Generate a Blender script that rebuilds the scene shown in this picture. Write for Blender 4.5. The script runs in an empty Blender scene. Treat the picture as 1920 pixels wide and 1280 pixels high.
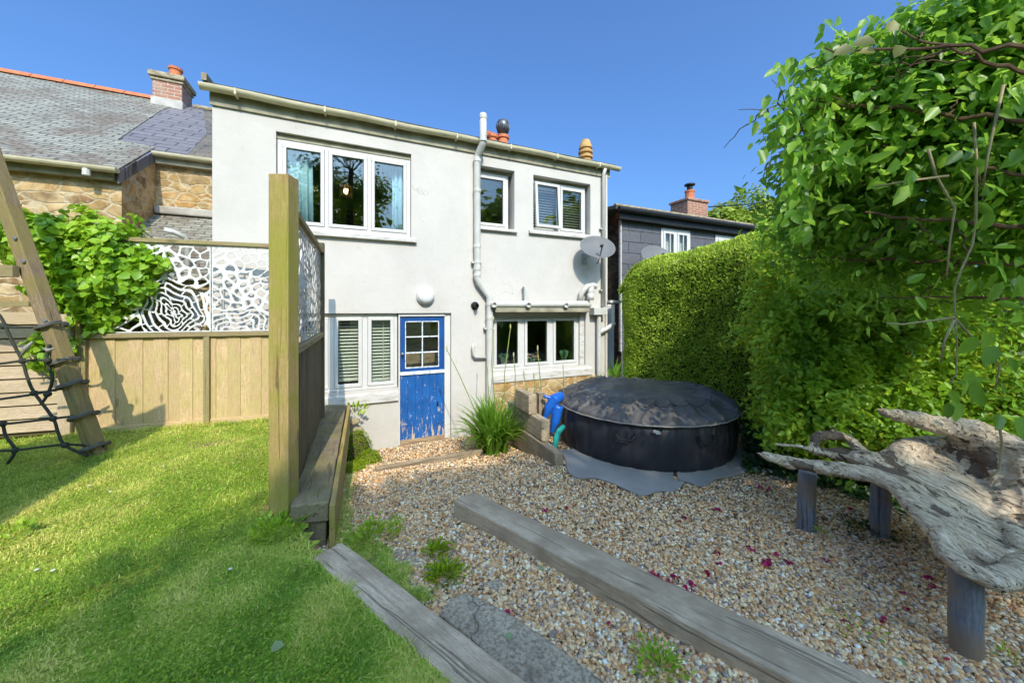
import bpy, math, random
import numpy as np
from mathutils import Vector, Matrix, noise
random.seed(7); rng = np.random.default_rng(11)
scene = bpy.context.scene
COL = scene.collection
R = math.radians
# ---------------------------------------------------------------- camera, sky, sun
cd = bpy.data.cameras.new('camera'); cam = bpy.data.objects.new('camera', cd); COL.objects.link(cam)
cam.location = (0, 0, 0); cam.rotation_euler = (R(90), 0, 0)
cd.sensor_width = 36; cd.lens = 669.0/1920*36; cd.shift_y = -60.0/1920
cd.clip_start = 0.02; cd.clip_end = 500
scene.camera = cam
SUN = Vector((.30*.743, -.954*.743, .669)).normalized()          # towards the sun
w = bpy.data.worlds.new('World'); scene.world = w; w.use_nodes = True
sky = w.node_tree.nodes.new('ShaderNodeTexSky'); sky.sky_type = 'NISHITA'; sky.sun_disc = False
sky.sun_elevation = math.asin(SUN.z); sky.sun_rotation = math.atan2(SUN.x, SUN.y)
sky.air_density = 1.0; sky.dust_density = 5; sky.ozone_density = 4
bg = w.node_tree.nodes['Background']; tint = w.node_tree.nodes.new('ShaderNodeMixRGB'); tint.blend_type = 'MULTIPLY'; tint.inputs[0].default_value = 1; tint.inputs[2].default_value = (.43, .655, .885, 1)
w.node_tree.links.new(sky.outputs[0], tint.inputs[1]); w.node_tree.links.new(tint.outputs[0], bg.inputs[0]); bg.inputs[1].default_value = .15
ld = bpy.data.lights.new('sun', 'SUN'); lo = bpy.data.objects.new('sun', ld); COL.objects.link(lo)
ld.energy = 2.05; ld.angle = R(.5); ld.color = (1, .90, .73)
lo.rotation_euler = (-SUN).to_track_quat('-Z', 'Y').to_euler(); lo.location = SUN*30
vs = scene.view_settings; vs.view_transform = 'Standard'; vs.look = 'None'; vs.exposure = 1.15; vs.gamma = 1
# ---------------------------------------------------------------- frames and helpers
F = 669.0; HY = 580.0
D = Vector((.9153, .4027, 0)).normalized(); N = Vector((-.4027, .9153, 0)).normalized(); Z = Vector((0, 0, 1))
HM = Matrix((D, N, Z)).transposed().to_4x4()                      # facade frame: (along, away, up)
NS = Matrix(((1,0,0),(0,1,0),(0,0,1))).to_4x4()
def G(x, y, z):                                                   # photo point lying at height z
    Y = z*F/(HY-y); return Vector(((x-960)/F*Y, Y, z))
def P(x, y, Y): return Vector(((x-960)/F*Y, Y, (HY-y)/F*Y))
def lerp(a, b, t): return a+(b-a)*t
def interp(x, pts): return float(np.interp(x, [p[0] for p in pts], [p[1] for p in pts]))
class MB:
    def __init__(s, M=None): s.v=[]; s.f=[]; s.r=[]; s.M=M
    def add(s, vs_, fs, rest=None, off=None):
        b=len(s.v); o=Vector((random.uniform(-9,9),random.uniform(-9,9),random.uniform(-9,9))) if off is None else off
        for i,p in enumerate(vs_):
            p=Vector(p); s.r.append(tuple((Vector(rest[i]) if rest else p)+o))
            s.v.append(tuple(s.M@p) if s.M else tuple(p))
        for f in fs: s.f.append(tuple(b+i for i in f))
        return s
    def box(s, x0,x1,y0,y1,z0,z1, off=None, longz=False, longy=False):
        vs_=[(x,y,z) for x in (x0,x1) for y in (y0,y1) for z in (z0,z1)]
        rest=[(z,x,y) for x,y,z in vs_] if longz else ([(y,x,z) for x,y,z in vs_] if longy else None)
        return s.add(vs_, [(0,1,3,2),(4,6,7,5),(0,4,5,1),(2,3,7,6),(0,2,6,4),(1,5,7,3)], rest, off)
    def wallmap(s): s.r=[(x[0]+x[1],x[2],0) for x in s.r]; return s
    def beam(s, a, b, w, h, up=Z, seg=1, wob=0, off=None):        # box along a-b
        a=Vector(a); b=Vector(b); x=(b-a); L=x.length; x.normalize(); y=Vector(up).cross(x).normalized(); z=x.cross(y)
        vs_=[]; rs=[]; fs=[]
        for i in range(seg+1):
            t=i/seg*L
            for (sy,sz) in ((-1,-1),(1,-1),(1,1),(-1,1)):
                dy=random.uniform(-wob,wob); dz=random.uniform(-wob,wob)
                vs_.append(a+x*t+y*(sy*w/2+dy)+z*(sz*h/2+dz)); rs.append((t,sy*w/2,sz*h/2))
            if i:
                k=4*i
                for j in range(4): fs.append((k-4+j,k-4+(j+1)%4,k+(j+1)%4,k+j))
        fs.append((3,2,1,0)); k=4*seg; fs.append((k,k+1,k+2,k+3))
        return s.add(vs_,fs,rs,off)
    def tube(s, pts, rad, n=8, cap=True, sx=1, sz=1):
        pts=[Vector(p) for p in pts]; m=len(pts)
        if not hasattr(rad,'__len__'): rad=[rad]*m
        vs_=[]; rs=[]; fs=[]; prev=None; L=0
        for i,p in enumerate(pts):
            t=(pts[min(i+1,m-1)]-pts[max(i-1,0)]).normalized()
            if prev is None: a=t.orthogonal().normalized()
            else: a=(prev-t*prev.dot(t)).normalized()
            prev=a; b=t.cross(a)
            if i: L+=(p-pts[i-1]).length
            for j in range(n):
                th=2*math.pi*j/n; c=(a*math.cos(th)+b*math.sin(th))*rad[i]
                vs_.append(p+c); rs.append((L,rad[i]*math.cos(th),rad[i]*math.sin(th)))
            if i:
                k=n*i
                for j in range(n): fs.append((k-n+j,k-n+(j+1)%n,k+(j+1)%n,k+j))
        if cap: fs.append(tuple(range(n-1,-1,-1))); fs.append(tuple(range(n*(m-1),n*m)))
        return s.add(vs_,fs,rs)
    def lathe(s, prof, c=(0,0,0), n=24, ax=None, arc=None):       # prof (r,h) round +z, or round axis ax
        c=Vector(c); q=Vector(ax).to_track_quat('Z','Y') if ax is not None else None
        vs_=[]; fs=[]; m=len(prof)
        for i,(r,h) in enumerate(prof):
            for j in range(n):
                th=2*math.pi*j/n; p=Vector((r*math.cos(th),r*math.sin(th),h))
                if q: p=q@p
                vs_.append(c+p)
            if i:
                k=n*i
                for j in range(n): fs.append((k-n+j,k-n+(j+1)%n,k+(j+1)%n,k+j))
        if prof[0][0]>1e-4: fs.append(tuple(range(n-1,-1,-1)))
        if prof[-1][0]>1e-4: fs.append(tuple(range(n*(m-1),n*m)))
        return s.add(vs_,fs)
    def prism(s, poly, vec, rest=None):
        poly=[Vector(p) for p in poly]; n=len(poly); vec=Vector(vec)
        vs_=poly+[p+vec for p in poly]
        fs=[tuple(range(n-1,-1,-1)),tuple(range(n,2*n))]+[(i,(i+1)%n,n+(i+1)%n,n+i) for i in range(n)]
        return s.add(vs_,fs)
    def build(s, name, m, parent=None, smooth=False, bevel=0, bseg=2, recalc=True):
        me=bpy.data.meshes.new(name); me.from_pydata(s.v,[],s.f)
        if recalc:
            import bmesh
            bm=bmesh.new(); bm.from_mesh(me); bmesh.ops.recalc_face_normals(bm, faces=bm.faces); bm.to_mesh(me); bm.free()
        a=me.attributes.new('rest','FLOAT_VECTOR','POINT'); a.data.foreach_set('vector', np.array(s.r,dtype=np.float32).ravel())
        me.materials.append(m); 
        if smooth: me.polygons.foreach_set('use_smooth',[True]*len(me.polygons))
        o=bpy.data.objects.new(name,me); COL.objects.link(o)
        if parent: o.parent=parent
        if bevel:
            b=o.modifiers.new('b','BEVEL'); b.width=bevel; b.segments=bseg; b.limit_method='ANGLE'; b.angle_limit=R(40)
        return o
def tag(o,label=None,cat=None,group=None,kind=None):
    if label: o['label']=label
    if cat: o['category']=cat
    if group: o['group']=group
    if kind: o['kind']=kind
    return o
def thing(name,label,cat,group=None):
    o=bpy.data.objects.new(name,None); o.empty_display_size=.1; COL.objects.link(o); return tag(o,label,cat,group)
def fast(name, v, f_n, f_idx, m, parent=None, smooth=False, col=None, rest=None):
    """numpy mesh: v (n,3), polygons all of f_n corners"""
    me=bpy.data.meshes.new(name); nf=len(f_idx)//f_n
    me.vertices.add(len(v)); me.vertices.foreach_set('co', np.ascontiguousarray(v,dtype=np.float32).ravel())
    me.loops.add(len(f_idx)); me.loops.foreach_set('vertex_index', np.asarray(f_idx,dtype=np.int32))
    me.polygons.add(nf); me.polygons.foreach_set('loop_start', np.arange(nf,dtype=np.int32)*f_n)
    me.update(calc_edges=True)
    if smooth: me.polygons.foreach_set('use_smooth', np.ones(nf,dtype=bool))
    if col is not None:
        a=me.attributes.new('col','FLOAT_COLOR','POINT'); c=np.ones((len(v),4),dtype=np.float32); c[:,:3]=col; a.data.foreach_set('color',c.ravel())
    a=me.attributes.new('rest','FLOAT_VECTOR','POINT'); a.data.foreach_set('vector', np.ascontiguousarray(v if rest is None else rest,dtype=np.float32).ravel())
    me.materials.append(m); o=bpy.data.objects.new(name,me); COL.objects.link(o)
    if parent: o.parent=parent
    return o
# ---------------------------------------------------------------- materials
class NT:
    def __init__(s,name):
        s.m=bpy.data.materials.new(name); s.m.use_nodes=True; s.t=s.m.node_tree; s.n=s.t.nodes; s.p=s.n['Principled BSDF']; s.out=s.n['Material Output']
    def new(s,t,**k):
        n=s.n.new('ShaderNode'+t)
        for a,b in k.items(): setattr(n,a,b)
        return n
    def link(s,a,b): s.t.links.new(a,b)
    def attr(s,name): n=s.new('Attribute'); n.attribute_name=name; return n
    def vec(s,scale=(1,1,1),name='rest'):
        a=s.attr(name); mp=s.new('Mapping'); s.link(a.outputs['Vector'],mp.inputs[0]); mp.inputs['Scale'].default_value=scale; return mp.outputs[0]
    def noise(s,v,scale,detail=4,rough=.55,dist=0):
        n=s.new('TexNoise'); s.link(v,n.inputs['Vector']); n.inputs['Scale'].default_value=scale; n.inputs['Detail'].default_value=detail; n.inputs['Roughness'].default_value=rough; n.inputs['Distortion'].default_value=dist; return n.outputs['Fac']
    def ramp(s,f,stops,interp_='LINEAR'):
        n=s.new('ValToRGB'); s.link(f,n.inputs[0]); e=n.color_ramp.elements; n.color_ramp.interpolation=interp_
        while len(e)<len(stops): e.new(.5)
        for i,(p,c) in enumerate(stops):
            e[i].position=p; e[i].color=(*c,1) if hasattr(c,'__len__') else (c,c,c,1)
        return n.outputs[0]
    def mix(s,f,a,b,mode='MIX'):
        n=s.new('MixRGB',blend_type=mode)
        for i,x in ((0,f),(1,a),(2,b)):
            if hasattr(x,'is_linked'): s.link(x,n.inputs[i])
            elif i==0: n.inputs[0].default_value=x
            else: n.inputs[i].default_value=(*x,1)
        return n.outputs[0]
    def math(s,op,a,b=0.):
        n=s.new('Math',operation=op)
        for i,x in ((0,a),(1,b)):
            if hasattr(x,'is_linked'): s.link(x,n.inputs[i])
            else: n.inputs[i].default_value=x
        return n.outputs[0]
    def bump(s,h,strength=.3,dist=.01):
        n=s.new('Bump'); n.inputs['Strength'].default_value=strength; n.inputs['Distance'].default_value=dist; s.link(h,n.inputs['Height'])
        s.link(n.outputs[0],s.p.inputs['Normal']); return n
    def base(s,c,rough=.7,spec=.3):
        if hasattr(c,'is_linked'): s.link(c,s.p.inputs['Base Color'])
        else: s.p.inputs['Base Color'].default_value=(*c,1)
        if hasattr(rough,'is_linked'): s.link(rough,s.p.inputs['Roughness'])
        else: s.p.inputs['Roughness'].default_value=rough
        s.p.inputs['Specular IOR Level'].default_value=spec
        return s.m
def simple(name,a,b=None,scale=8,rough=.6,spec=.3,bump=.15,bd=.004,stretch=(1,1,1),detail=5,metal=0,lo=.35,hi=.7):
    k=NT(name); v=k.vec(stretch); f=k.noise(v,scale,detail)
    b=b or tuple(x*.75 for x in a)
    if bump: k.bump(f,bump,bd)
    k.p.inputs['Metallic'].default_value=metal
    return k.base(k.ramp(f,[(lo,b),(hi,a)]),rough,spec)
def wood(name,a,b,dark=None,grain=1,green=None,gamt=.5,rough=.8,bump=.35,knots=True,checks=True):
    k=NT(name); v=k.vec((2.2,13,13)); v2=k.vec((1,1,1)); v3=k.vec((4.5,60,60)); v4=k.vec((2.6,8,8))
    f=k.noise(v,2.2,6,.65,.6); g=k.noise(v3,2,3,.6,.2)
    c=k.ramp(f,[(.3,b),(.68,a)]); c=k.mix(k.ramp(g,[(.35,.55),(.6,0.)]),c,tuple(x*.55 for x in b))
    h=k.math('ADD',f,g); sp=k.noise(k.vec((30,70,70)),1.2,3,.7); c=k.mix(k.ramp(sp,[(.35,.45),(.5,0.)]),c,tuple(x*.5 for x in b))
    bv=k.noise(k.vec((.03,.3,.3)),1.3,1,.5); c=k.mix(k.ramp(bv,[(.38,.5),(.6,0.)]),c,tuple(x*.72 for x in b)); h=k.math('ADD',h,k.math('MULTIPLY',sp,.6))
    if knots:
        vo=k.new('TexVoronoi'); k.link(v4,vo.inputs['Vector']); vo.inputs['Scale'].default_value=.8
        c=k.mix(k.ramp(vo.outputs['Distance'],[(.06,.85),(.15,0.)]),c,tuple(x*.35 for x in b))
    if checks:
        cr=k.noise(k.vec((.9,24,24)),1.3,2,.5,.9); cm=k.ramp(cr,[(.62,0.),(.65,1.)]); c=k.mix(k.math('MULTIPLY',cm,.75),c,tuple(x*.25 for x in b)); h=k.math('SUBTRACT',h,k.math('MULTIPLY',cm,1.5))
    if dark:
        d=k.noise(v2,3.5,5,.6); c=k.mix(k.ramp(d,[(.42,0.),(.62,.8)]),c,dark)
    if green:
        d=k.noise(k.vec((2,2,2)),1.6,5,.6); c=k.mix(k.ramp(d,[(.4,0.),(.6,gamt)]),c,green)
    k.bump(h,bump,.004)
    return k.base(c,rough,.2)
M={}
M['fence']=wood('pale fence timber',(.74,.54,.32),(.58,.40,.22),green=(.42,.37,.12),gamt=.45,checks=False)
M['fence_slat']=wood('bleached slat timber',(.62,.49,.36),(.50,.37,.25),green=(.42,.38,.2),gamt=.3,checks=False)
M['rail']=wood('fence rail timber',(.40,.31,.18),(.30,.23,.12),green=(.28,.27,.1),gamt=.5)
M['post']=wood('green stained post timber',(.52,.385,.17),(.40,.285,.11),green=(.27,.27,.04),gamt=.75,knots=False)
M['slatdark']=wood('dark slat timber',(.21,.155,.095),(.12,.09,.06),green=(.15,.13,.05))  # dark tone takes in the shade on the side-on lattice boards
M['sleeper']=wood('weathered sleeper timber',(.90,.71,.51),(.60,.455,.31),dark=(.34,.25,.165),bump=1.0)
M['sleeper2']=wood('damp sleeper timber',(.40,.32,.22),(.22,.175,.12),dark=(.12,.10,.07),green=(.22,.21,.06),gamt=.45,bump=.8)
M['sleeper3']=wood('grey sleeper timber',(.62,.50,.35),(.40,.31,.20),dark=(.22,.175,.12),bump=.8)
M['frame_timber']=wood('play frame timber',(.33,.24,.15),(.22,.16,.10),green=(.24,.20,.05),gamt=.6)
def m_render():
    k=NT('painted render'); v=k.vec((1,1,1)); a=k.noise(v,1.2,6,.65); b=k.noise(k.vec((6,6,.8)),1.5,5,.6); c=k.noise(v,26,6,.7)
    col=k.ramp(a,[(.3,(.50,.472,.437)),(.6,(.565,.533,.496))]); col=k.mix(k.ramp(b,[(.6,0.),(.8,.22)]),col,(.50,.48,.43))
    sp=k.noise(v,9,3,.5); col=k.mix(k.ramp(sp,[(.72,0.),(.76,.35)]),col,(.42,.40,.36)); dr=k.noise(k.vec((9,9,.5)),1.6,5,.6); col=k.mix(k.ramp(dr,[(.62,0.),(.75,.25)]),col,(.36,.34,.27))
    at=k.attr('rest'); nz=k.new('TexNoise'); k.link(at.outputs['Vector'],nz.inputs['Vector']); nz.inputs['Scale'].default_value=3; mm=k.new('VectorMath',operation='MULTIPLY_ADD'); k.link(nz.outputs['Color'],mm.inputs[0]); mm.inputs[1].default_value=(.6,.6,.6); k.link(at.outputs['Vector'],mm.inputs[2])
    vo=k.new('TexVoronoi',feature='DISTANCE_TO_EDGE'); k.link(mm.outputs[0],vo.inputs['Vector']); vo.inputs['Scale'].default_value=.9; cr=k.math('MULTIPLY',k.ramp(vo.outputs['Distance'],[(.0015,1.),(.004,0.)]),k.ramp(a,[(.5,0.),(.6,.5)])); col=k.mix(cr,col,(.30,.28,.25))
    sz=k.new('SeparateXYZ'); k.link(at.outputs['Vector'],sz.inputs[0]); lw_=k.new('MapRange'); k.link(sz.outputs[2],lw_.inputs[0]); lw_.inputs[1].default_value=-1.2; lw_.inputs[2].default_value=-2.0; lw_.inputs[3].default_value=0; lw_.inputs[4].default_value=.45
    col=k.mix(k.math('MULTIPLY',lw_.outputs[0],k.ramp(k.noise(v,3,5,.7),[(.35,0.),(.65,1.)])),col,(.38,.36,.24))
    k.bump(k.math('ADD',k.math('MULTIPLY',a,3.),k.math('MULTIPLY',c,.35)),.5,.012); return k.base(col,.85,.2)
M['render']=m_render()
def m_stone(name,cols,mortar,sc=(3.2,3.2,5.6),seed=0):
    k=NT(name); a=k.attr('rest'); nv=k.new('TexNoise'); k.link(a.outputs['Vector'],nv.inputs['Vector']); nv.inputs['Scale'].default_value=3.5; nv.inputs['Detail'].default_value=4
    mx=k.new('VectorMath',operation='MULTIPLY_ADD'); k.link(nv.outputs['Color'],mx.inputs[0]); mx.inputs[1].default_value=(.24,.24,.16); k.link(a.outputs['Vector'],mx.inputs[2])
    mp=k.new('Mapping'); k.link(mx.outputs[0],mp.inputs[0]); mp.inputs['Scale'].default_value=sc; mp.inputs['Location'].default_value=(seed,seed,seed)
    v1=k.new('TexVoronoi',feature='F1'); v2=k.new('TexVoronoi',feature='DISTANCE_TO_EDGE')
    for v in (v1,v2): k.link(mp.outputs[0],v.inputs['Vector']); v.inputs['Scale'].default_value=1.; v.inputs['Randomness'].default_value=.85
    sx=k.new('SeparateXYZ'); k.link(v1.outputs['Color'],sx.inputs[0])
    c=k.ramp(sx.outputs[0],[(i/(len(cols)-1),x) for i,x in enumerate(cols)])
    n=k.noise(a.outputs['Vector'],11,6,.7); n2=k.noise(a.outputs['Vector'],4,4,.6)
    c=k.mix(k.ramp(n,[(.42,0.),(.62,.7)]),c,tuple(x*.55 for x in cols[1])); c=k.mix(k.ramp(n2,[(.45,0.),(.62,.55)]),c,tuple(min(1,x*1.25) for x in cols[2])); c=k.mix(k.ramp(k.noise(a.outputs['Vector'],6,5,.7),[(.55,0.),(.7,.6)]),c,(cols[3]))
    e=k.ramp(k.math('ADD',v2.outputs['Distance'],k.math('MULTIPLY',k.math('SUBTRACT',n,.5),.16)),[(.01,1.),(.09,0.)]); c=k.mix(k.math('MULTIPLY',e,.85),c,mortar)
    h=k.math('SUBTRACT',k.math('MULTIPLY',n,.8),e); k.bump(h,.55,.02); return k.base(c,.9,.15)
M['stone']=m_stone('tan rubble stone',[(.50,.35,.16),(.38,.25,.105),(.55,.42,.24),(.48,.26,.08),(.17,.105,.065),(.54,.40,.19)],(.52,.43,.29),(3.6,3.6,7.0))
M['stone_dark']=m_stone('dark rubble stone',[(.09,.07,.05),(.05,.045,.04),(.13,.09,.055),(.035,.035,.03)],(.04,.035,.03),(3,3,7.5),4)
def m_slate(name,a,b,c2,bw,bh,lich=(.10,.075,.06),lo=.5,hi=.72,mort=.012):
    k=NT(name); v=k.vec((1,1,1)); br=k.new('TexBrick'); k.link(v,br.inputs['Vector'])
    br.inputs['Color1'].default_value=(*a,1); br.inputs['Color2'].default_value=(*b,1); br.inputs['Mortar'].default_value=(*c2,1)
    br.inputs['Scale'].default_value=1; br.inputs['Brick Width'].default_value=bw; br.inputs['Row Height'].default_value=bh; br.inputs['Mortar Size'].default_value=mort; br.inputs['Mortar Smooth'].default_value=.3; br.inputs['Bias'].default_value=-.1
    n=k.noise(v,1.1,6,.7); n2=k.noise(v,14,4,.7); col=k.mix(k.ramp(n,[(lo,0.),(hi,.85)]),br.outputs['Color'],lich)
    col=k.mix(k.ramp(n2,[(.45,0.),(.7,.35)]),col,tuple(x*1.7 for x in a))
    k.bump(k.math('ADD',k.math('MULTIPLY',br.outputs['Fac'],-1.2),k.math('MULTIPLY',n2,.6)),.8,.012); return k.base(col,.6,.35)
M['slate']=m_slate('weathered green grey slate',(.31,.305,.25),(.18,.18,.155),(.05,.045,.04),.21,.088,(.12,.085,.06),.45,.60)
M['slate_new']=m_slate('newer purple grey slate',(.17,.16,.175),(.13,.125,.14),(.04,.04,.04),.42,.2,lo=.6,hi=.8)
M['slate_moss']=m_slate('lichened dark slate',(.13,.115,.10),(.09,.08,.07),(.03,.03,.03),.3,.13,(.24,.2,.14),.45,.7)
M['clad']=m_slate('slate cladding',(.115,.115,.13),(.09,.092,.108),(.02,.02,.022),.75,.27,(.15,.15,.16),.6,.9,.008)
M['brick']=m_slate('old chimney brick',(.36,.14,.075),(.26,.105,.06),(.42,.36,.29),.22,.075,(.36,.31,.24),.52,.7,.011)
M['clay']=simple('terracotta clay',(.62,.20,.085),(.45,.14,.06),9,.8)
M['claybuff']=simple('buff clay',(.58,.36,.13),(.42,.24,.09),9,.8)
M['cap']=simple('lichened mortar',(.46,.40,.27),(.22,.17,.11),9,.95,bump=.8,bd=.02)
M['lead']=simple('pale flashing mortar',(.52,.49,.44),(.32,.29,.25),5,.8,bump=.4,bd=.01)
M['upvc']=simple('white window plastic',(.62,.61,.59),(.56,.55,.53),3,.35,.4,bump=0)
M['pipe']=simple('grubby white pipe plastic',(.60,.59,.56),(.49,.478,.435),4,.45,.4,bump=.05)
M['gutter']=simple('yellowed gutter plastic',(.66,.60,.43),(.50,.45,.30),4,.5,.35,bump=.1,stretch=(1,1,3))
M['soffit']=simple('grimy fascia paint',(.40,.37,.27),(.22,.20,.14),5,.8,bump=.2)
M['sill']=simple('worn sill paint',(.58,.56,.53),(.38,.345,.30),6,.8,bump=.5,bd=.008,stretch=(1,1,4),lo=.3,hi=.52)
M['felt']=simple('dark roof felt',(.09,.085,.075),(.05,.05,.045),10,.9,bump=.5)
M['blind']=simple('cream blind slat',(.74,.71,.63),(.66,.63,.55),3,.6,bump=0)
M['curtain']=simple('pale blue curtain cloth',(.42,.60,.68),(.30,.47,.56),3,.9,bump=0)
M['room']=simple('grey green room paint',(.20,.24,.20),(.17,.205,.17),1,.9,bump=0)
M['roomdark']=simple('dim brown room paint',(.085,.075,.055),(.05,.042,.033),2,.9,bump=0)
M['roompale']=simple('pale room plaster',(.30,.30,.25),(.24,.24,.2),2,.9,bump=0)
M['black']=simple('black plastic',(.02,.02,.022),(.012,.012,.012),6,.45,bump=0)
M['grey']=simple('light grey enamel',(.45,.46,.47),(.38,.39,.40),4,.45,bump=0)
def m_mesh():
    k=NT('perforated grey dish'); k.base((.17,.175,.18),.6,.3); t=k.new('BsdfTransparent'); mx=k.new('MixShader'); mx.inputs[0].default_value=.22; k.link(k.p.outputs[0],mx.inputs[1]); k.link(t.outputs[0],mx.inputs[2]); k.link(mx.outputs[0],k.out.inputs[0]); return k.m
M['mesh']=m_mesh()
M['cowl']=simple('dull metal cowl',(.20,.21,.22),(.08,.08,.09),14,.45,.5,bump=.1,metal=.6)
M['steel']=simple('galvanised steel',(.42,.42,.42),(.28,.28,.28),12,.5,.5,bump=.1,metal=.8)
M['opal']=simple('opal lamp glass',(.72,.73,.74),(.68,.69,.70),3,.3,.5,bump=0)
def m_glass():
    k=NT('window glass'); g=k.new('BsdfGlossy'); g.inputs['Roughness'].default_value=.015; g.inputs[0].default_value=(.95,1,1,1)
    t=k.new('BsdfTransparent'); t.inputs[0].default_value=(.88,.92,.90,1); lw=k.new('LayerWeight'); lw.inputs[0].default_value=.5; fr=lw.outputs['Facing']
    a=k.math('ADD',k.math('MULTIPLY',k.math('POWER',fr,4.0),.9),.075); mx=k.new('MixShader'); k.link(a,mx.inputs[0]); k.link(t.outputs[0],mx.inputs[1]); k.link(g.outputs[0],mx.inputs[2]); k.link(mx.outputs[0],k.out.inputs[0]); return k.m
M['glass']=m_glass()
def m_blue():
    k=NT('peeling blue paint'); v=k.vec((1,1,1)); s=k.vec((1,1,.22)); z=k.attr('rest'); sx=k.new('SeparateXYZ'); k.link(z.outputs['Vector'],sx.inputs[0])
    n=k.noise(k.vec((14,14,2.5)),2.2,5,.75); low=k.new('MapRange'); k.link(sx.outputs[2],low.inputs[0]); low.inputs[1].default_value=-1.55; low.inputs[2].default_value=-2.0; low.inputs[3].default_value=0; low.inputs[4].default_value=.13
    f=k.math('ADD',n,low.outputs[0]); base=k.ramp(k.noise(v,6,4),[(.3,(.008,.075,.26)),(.7,(.014,.115,.38))])
    c=k.mix(k.ramp(f,[(.62,0.),(.66,1.)]),base,(.50,.40,.29)); w2=k.noise(v,38,3,.6); c=k.mix(k.ramp(w2,[(.68,0.),(.71,.9)]),c,(.62,.68,.74))
    k.bump(f,.3,.004); return k.base(c,.45,.4)
M['blue']=m_blue()
M['bluegloss']=simple('glossy blue paint',(.01,.075,.27),(.008,.055,.21),6,.4,.4,bump=.05)
M['whitewood']=simple('flaking white glazing paint',(.72,.75,.78),(.35,.46,.60),22,.6,bump=.3,lo=.38,hi=.5)
M['barewood']=simple('bare threshold timber',(.42,.31,.19),(.25,.17,.10),7,.85,bump=.4,stretch=(1,1,6))
def leafmat(name,a,b,c,trans=.35,rough=.42,spec=.45):
    k=NT(name); at=k.attr('col'); sx=k.new('SeparateColor'); k.link(at.outputs['Color'],sx.inputs[0])
    col=k.ramp(sx.outputs[0],[(0,a),(.5,b),(1,c)]); col=k.mix(k.math('MULTIPLY',k.noise(k.vec((1,1,1)),60,2),.35),col,a)
    k.base(col,rough,spec); tr=k.new('BsdfTranslucent'); tc=k.mix(.5,col,tuple(min(1,x*1.9) for x in c)); k.link(tc,tr.inputs[0])
    mx=k.new('MixShader'); mx.inputs[0].default_value=trans; k.link(k.p.outputs[0],mx.inputs[1]); k.link(tr.outputs[0],mx.inputs[2]); k.link(mx.outputs[0],k.out.inputs[0]); return k.m
M['ivy']=leafmat('bright creeper leaf',(.10,.25,.012),(.25,.46,.02),(.45,.62,.05))
M['yew']=leafmat('clipped hedge leaf',(.15,.28,.025),(.38,.55,.05),(.62,.74,.12),.3,.6,.25)
M['shrub']=leafmat('fresh shrub leaf',(.08,.22,.015),(.26,.50,.03),(.54,.74,.07),.45)
M['vine']=leafmat('climber leaf',(.05,.15,.016),(.15,.34,.026),(.34,.56,.06),.5,.38)
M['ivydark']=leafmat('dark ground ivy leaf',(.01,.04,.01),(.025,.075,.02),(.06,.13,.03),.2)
M['grass']=leafmat('lawn blade',(.14,.30,.03),(.42,.60,.06),(.86,.78,.24),.35,.5,.3)
M['strap']=leafmat('strap leaf',(.05,.14,.012),(.14,.29,.02),(.28,.44,.05),.35,.35)
M['far']=leafmat('yellow green far leaf',(.12,.19,.02),(.26,.35,.04),(.40,.48,.08),.3,.6,.2)  # the far tree's own yellow green leaf colour
M['moss']=leafmat('moss',(.10,.16,.01),(.24,.34,.015),(.36,.46,.02),.2,.9,.1)
M['yellowleaf']=leafmat('yellowing leaf',(.16,.17,.01),(.26,.235,.012),(.32,.28,.015),.35)
M['budc']=simple('pale flower bud',(.52,.50,.22),(.36,.36,.14),12,.6,bump=0)
M['lashing']=simple('grey tape lashing',(.16,.15,.14),(.07,.07,.065),30,.8)
M['daisy']=simple('daisy petal',(.8,.8,.76),(.7,.7,.66),5,.7,bump=0)
M['bark']=simple('brown stem bark',(.16,.10,.06),(.08,.05,.03),20,.85,bump=.4)
M['stem']=simple('green stem',(.25,.30,.07),(.17,.21,.05),12,.6,bump=.1)
M['palestem']=simple('pale vine stem',(.36,.32,.16),(.25,.18,.09),12,.7,bump=.2)
M['dirt']=simple('bare soil',(.10,.075,.045),(.05,.038,.024),7,.95,bump=.6,bd=.02)
def m_lawn():
    k=NT('lawn turf'); v=k.vec((1,1,1)); a=k.noise(v,1.6,6,.7); b=k.noise(v,40,4,.7)
    c=k.ramp(a,[(.3,(.24,.29,.03)),(.5,(.40,.45,.06)),(.72,(.58,.50,.16))]); c=k.mix(k.ramp(b,[(.4,.7),(.6,0.)]),c,(.05,.07,.015)); c=k.mix(k.ramp(k.noise(v,2.6,5,.6),[(.56,0.),(.66,.75)]),c,(.24,.17,.09)); k.bump(b,.8,.02); return k.base(c,.95,.1)
M['lawn']=m_lawn()
def m_ground():
    k=NT('rough ground'); v=k.vec((1,1,1)); a=k.noise(v,.6,6,.7); return k.base(k.ramp(a,[(.35,(.07,.10,.025)),(.65,(.12,.13,.04))]),.95,.1)
M['ground']=m_ground()
def m_gravbase():
    k=NT('gravel bed'); v=k.vec((1,1,1)); vo=k.new('TexVoronoi'); k.link(v,vo.inputs['Vector']); vo.inputs['Scale'].default_value=70
    sx=k.new('SeparateXYZ'); k.link(vo.outputs['Color'],sx.inputs[0]); c=k.ramp(sx.outputs[0],[(0,(.30,.17,.09)),(.4,(.45,.32,.19)),(.7,(.56,.43,.29)),(1,(.36,.32,.28))])
    c=k.mix(k.ramp(vo.outputs['Distance'],[(.3,0.),(.6,.8)]),c,(.10,.07,.045)); k.bump(k.math('SUBTRACT',0.,vo.outputs['Distance']),1.,.01); return k.base(c,.9,.2)
M['gravbase']=m_gravbase()
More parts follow.
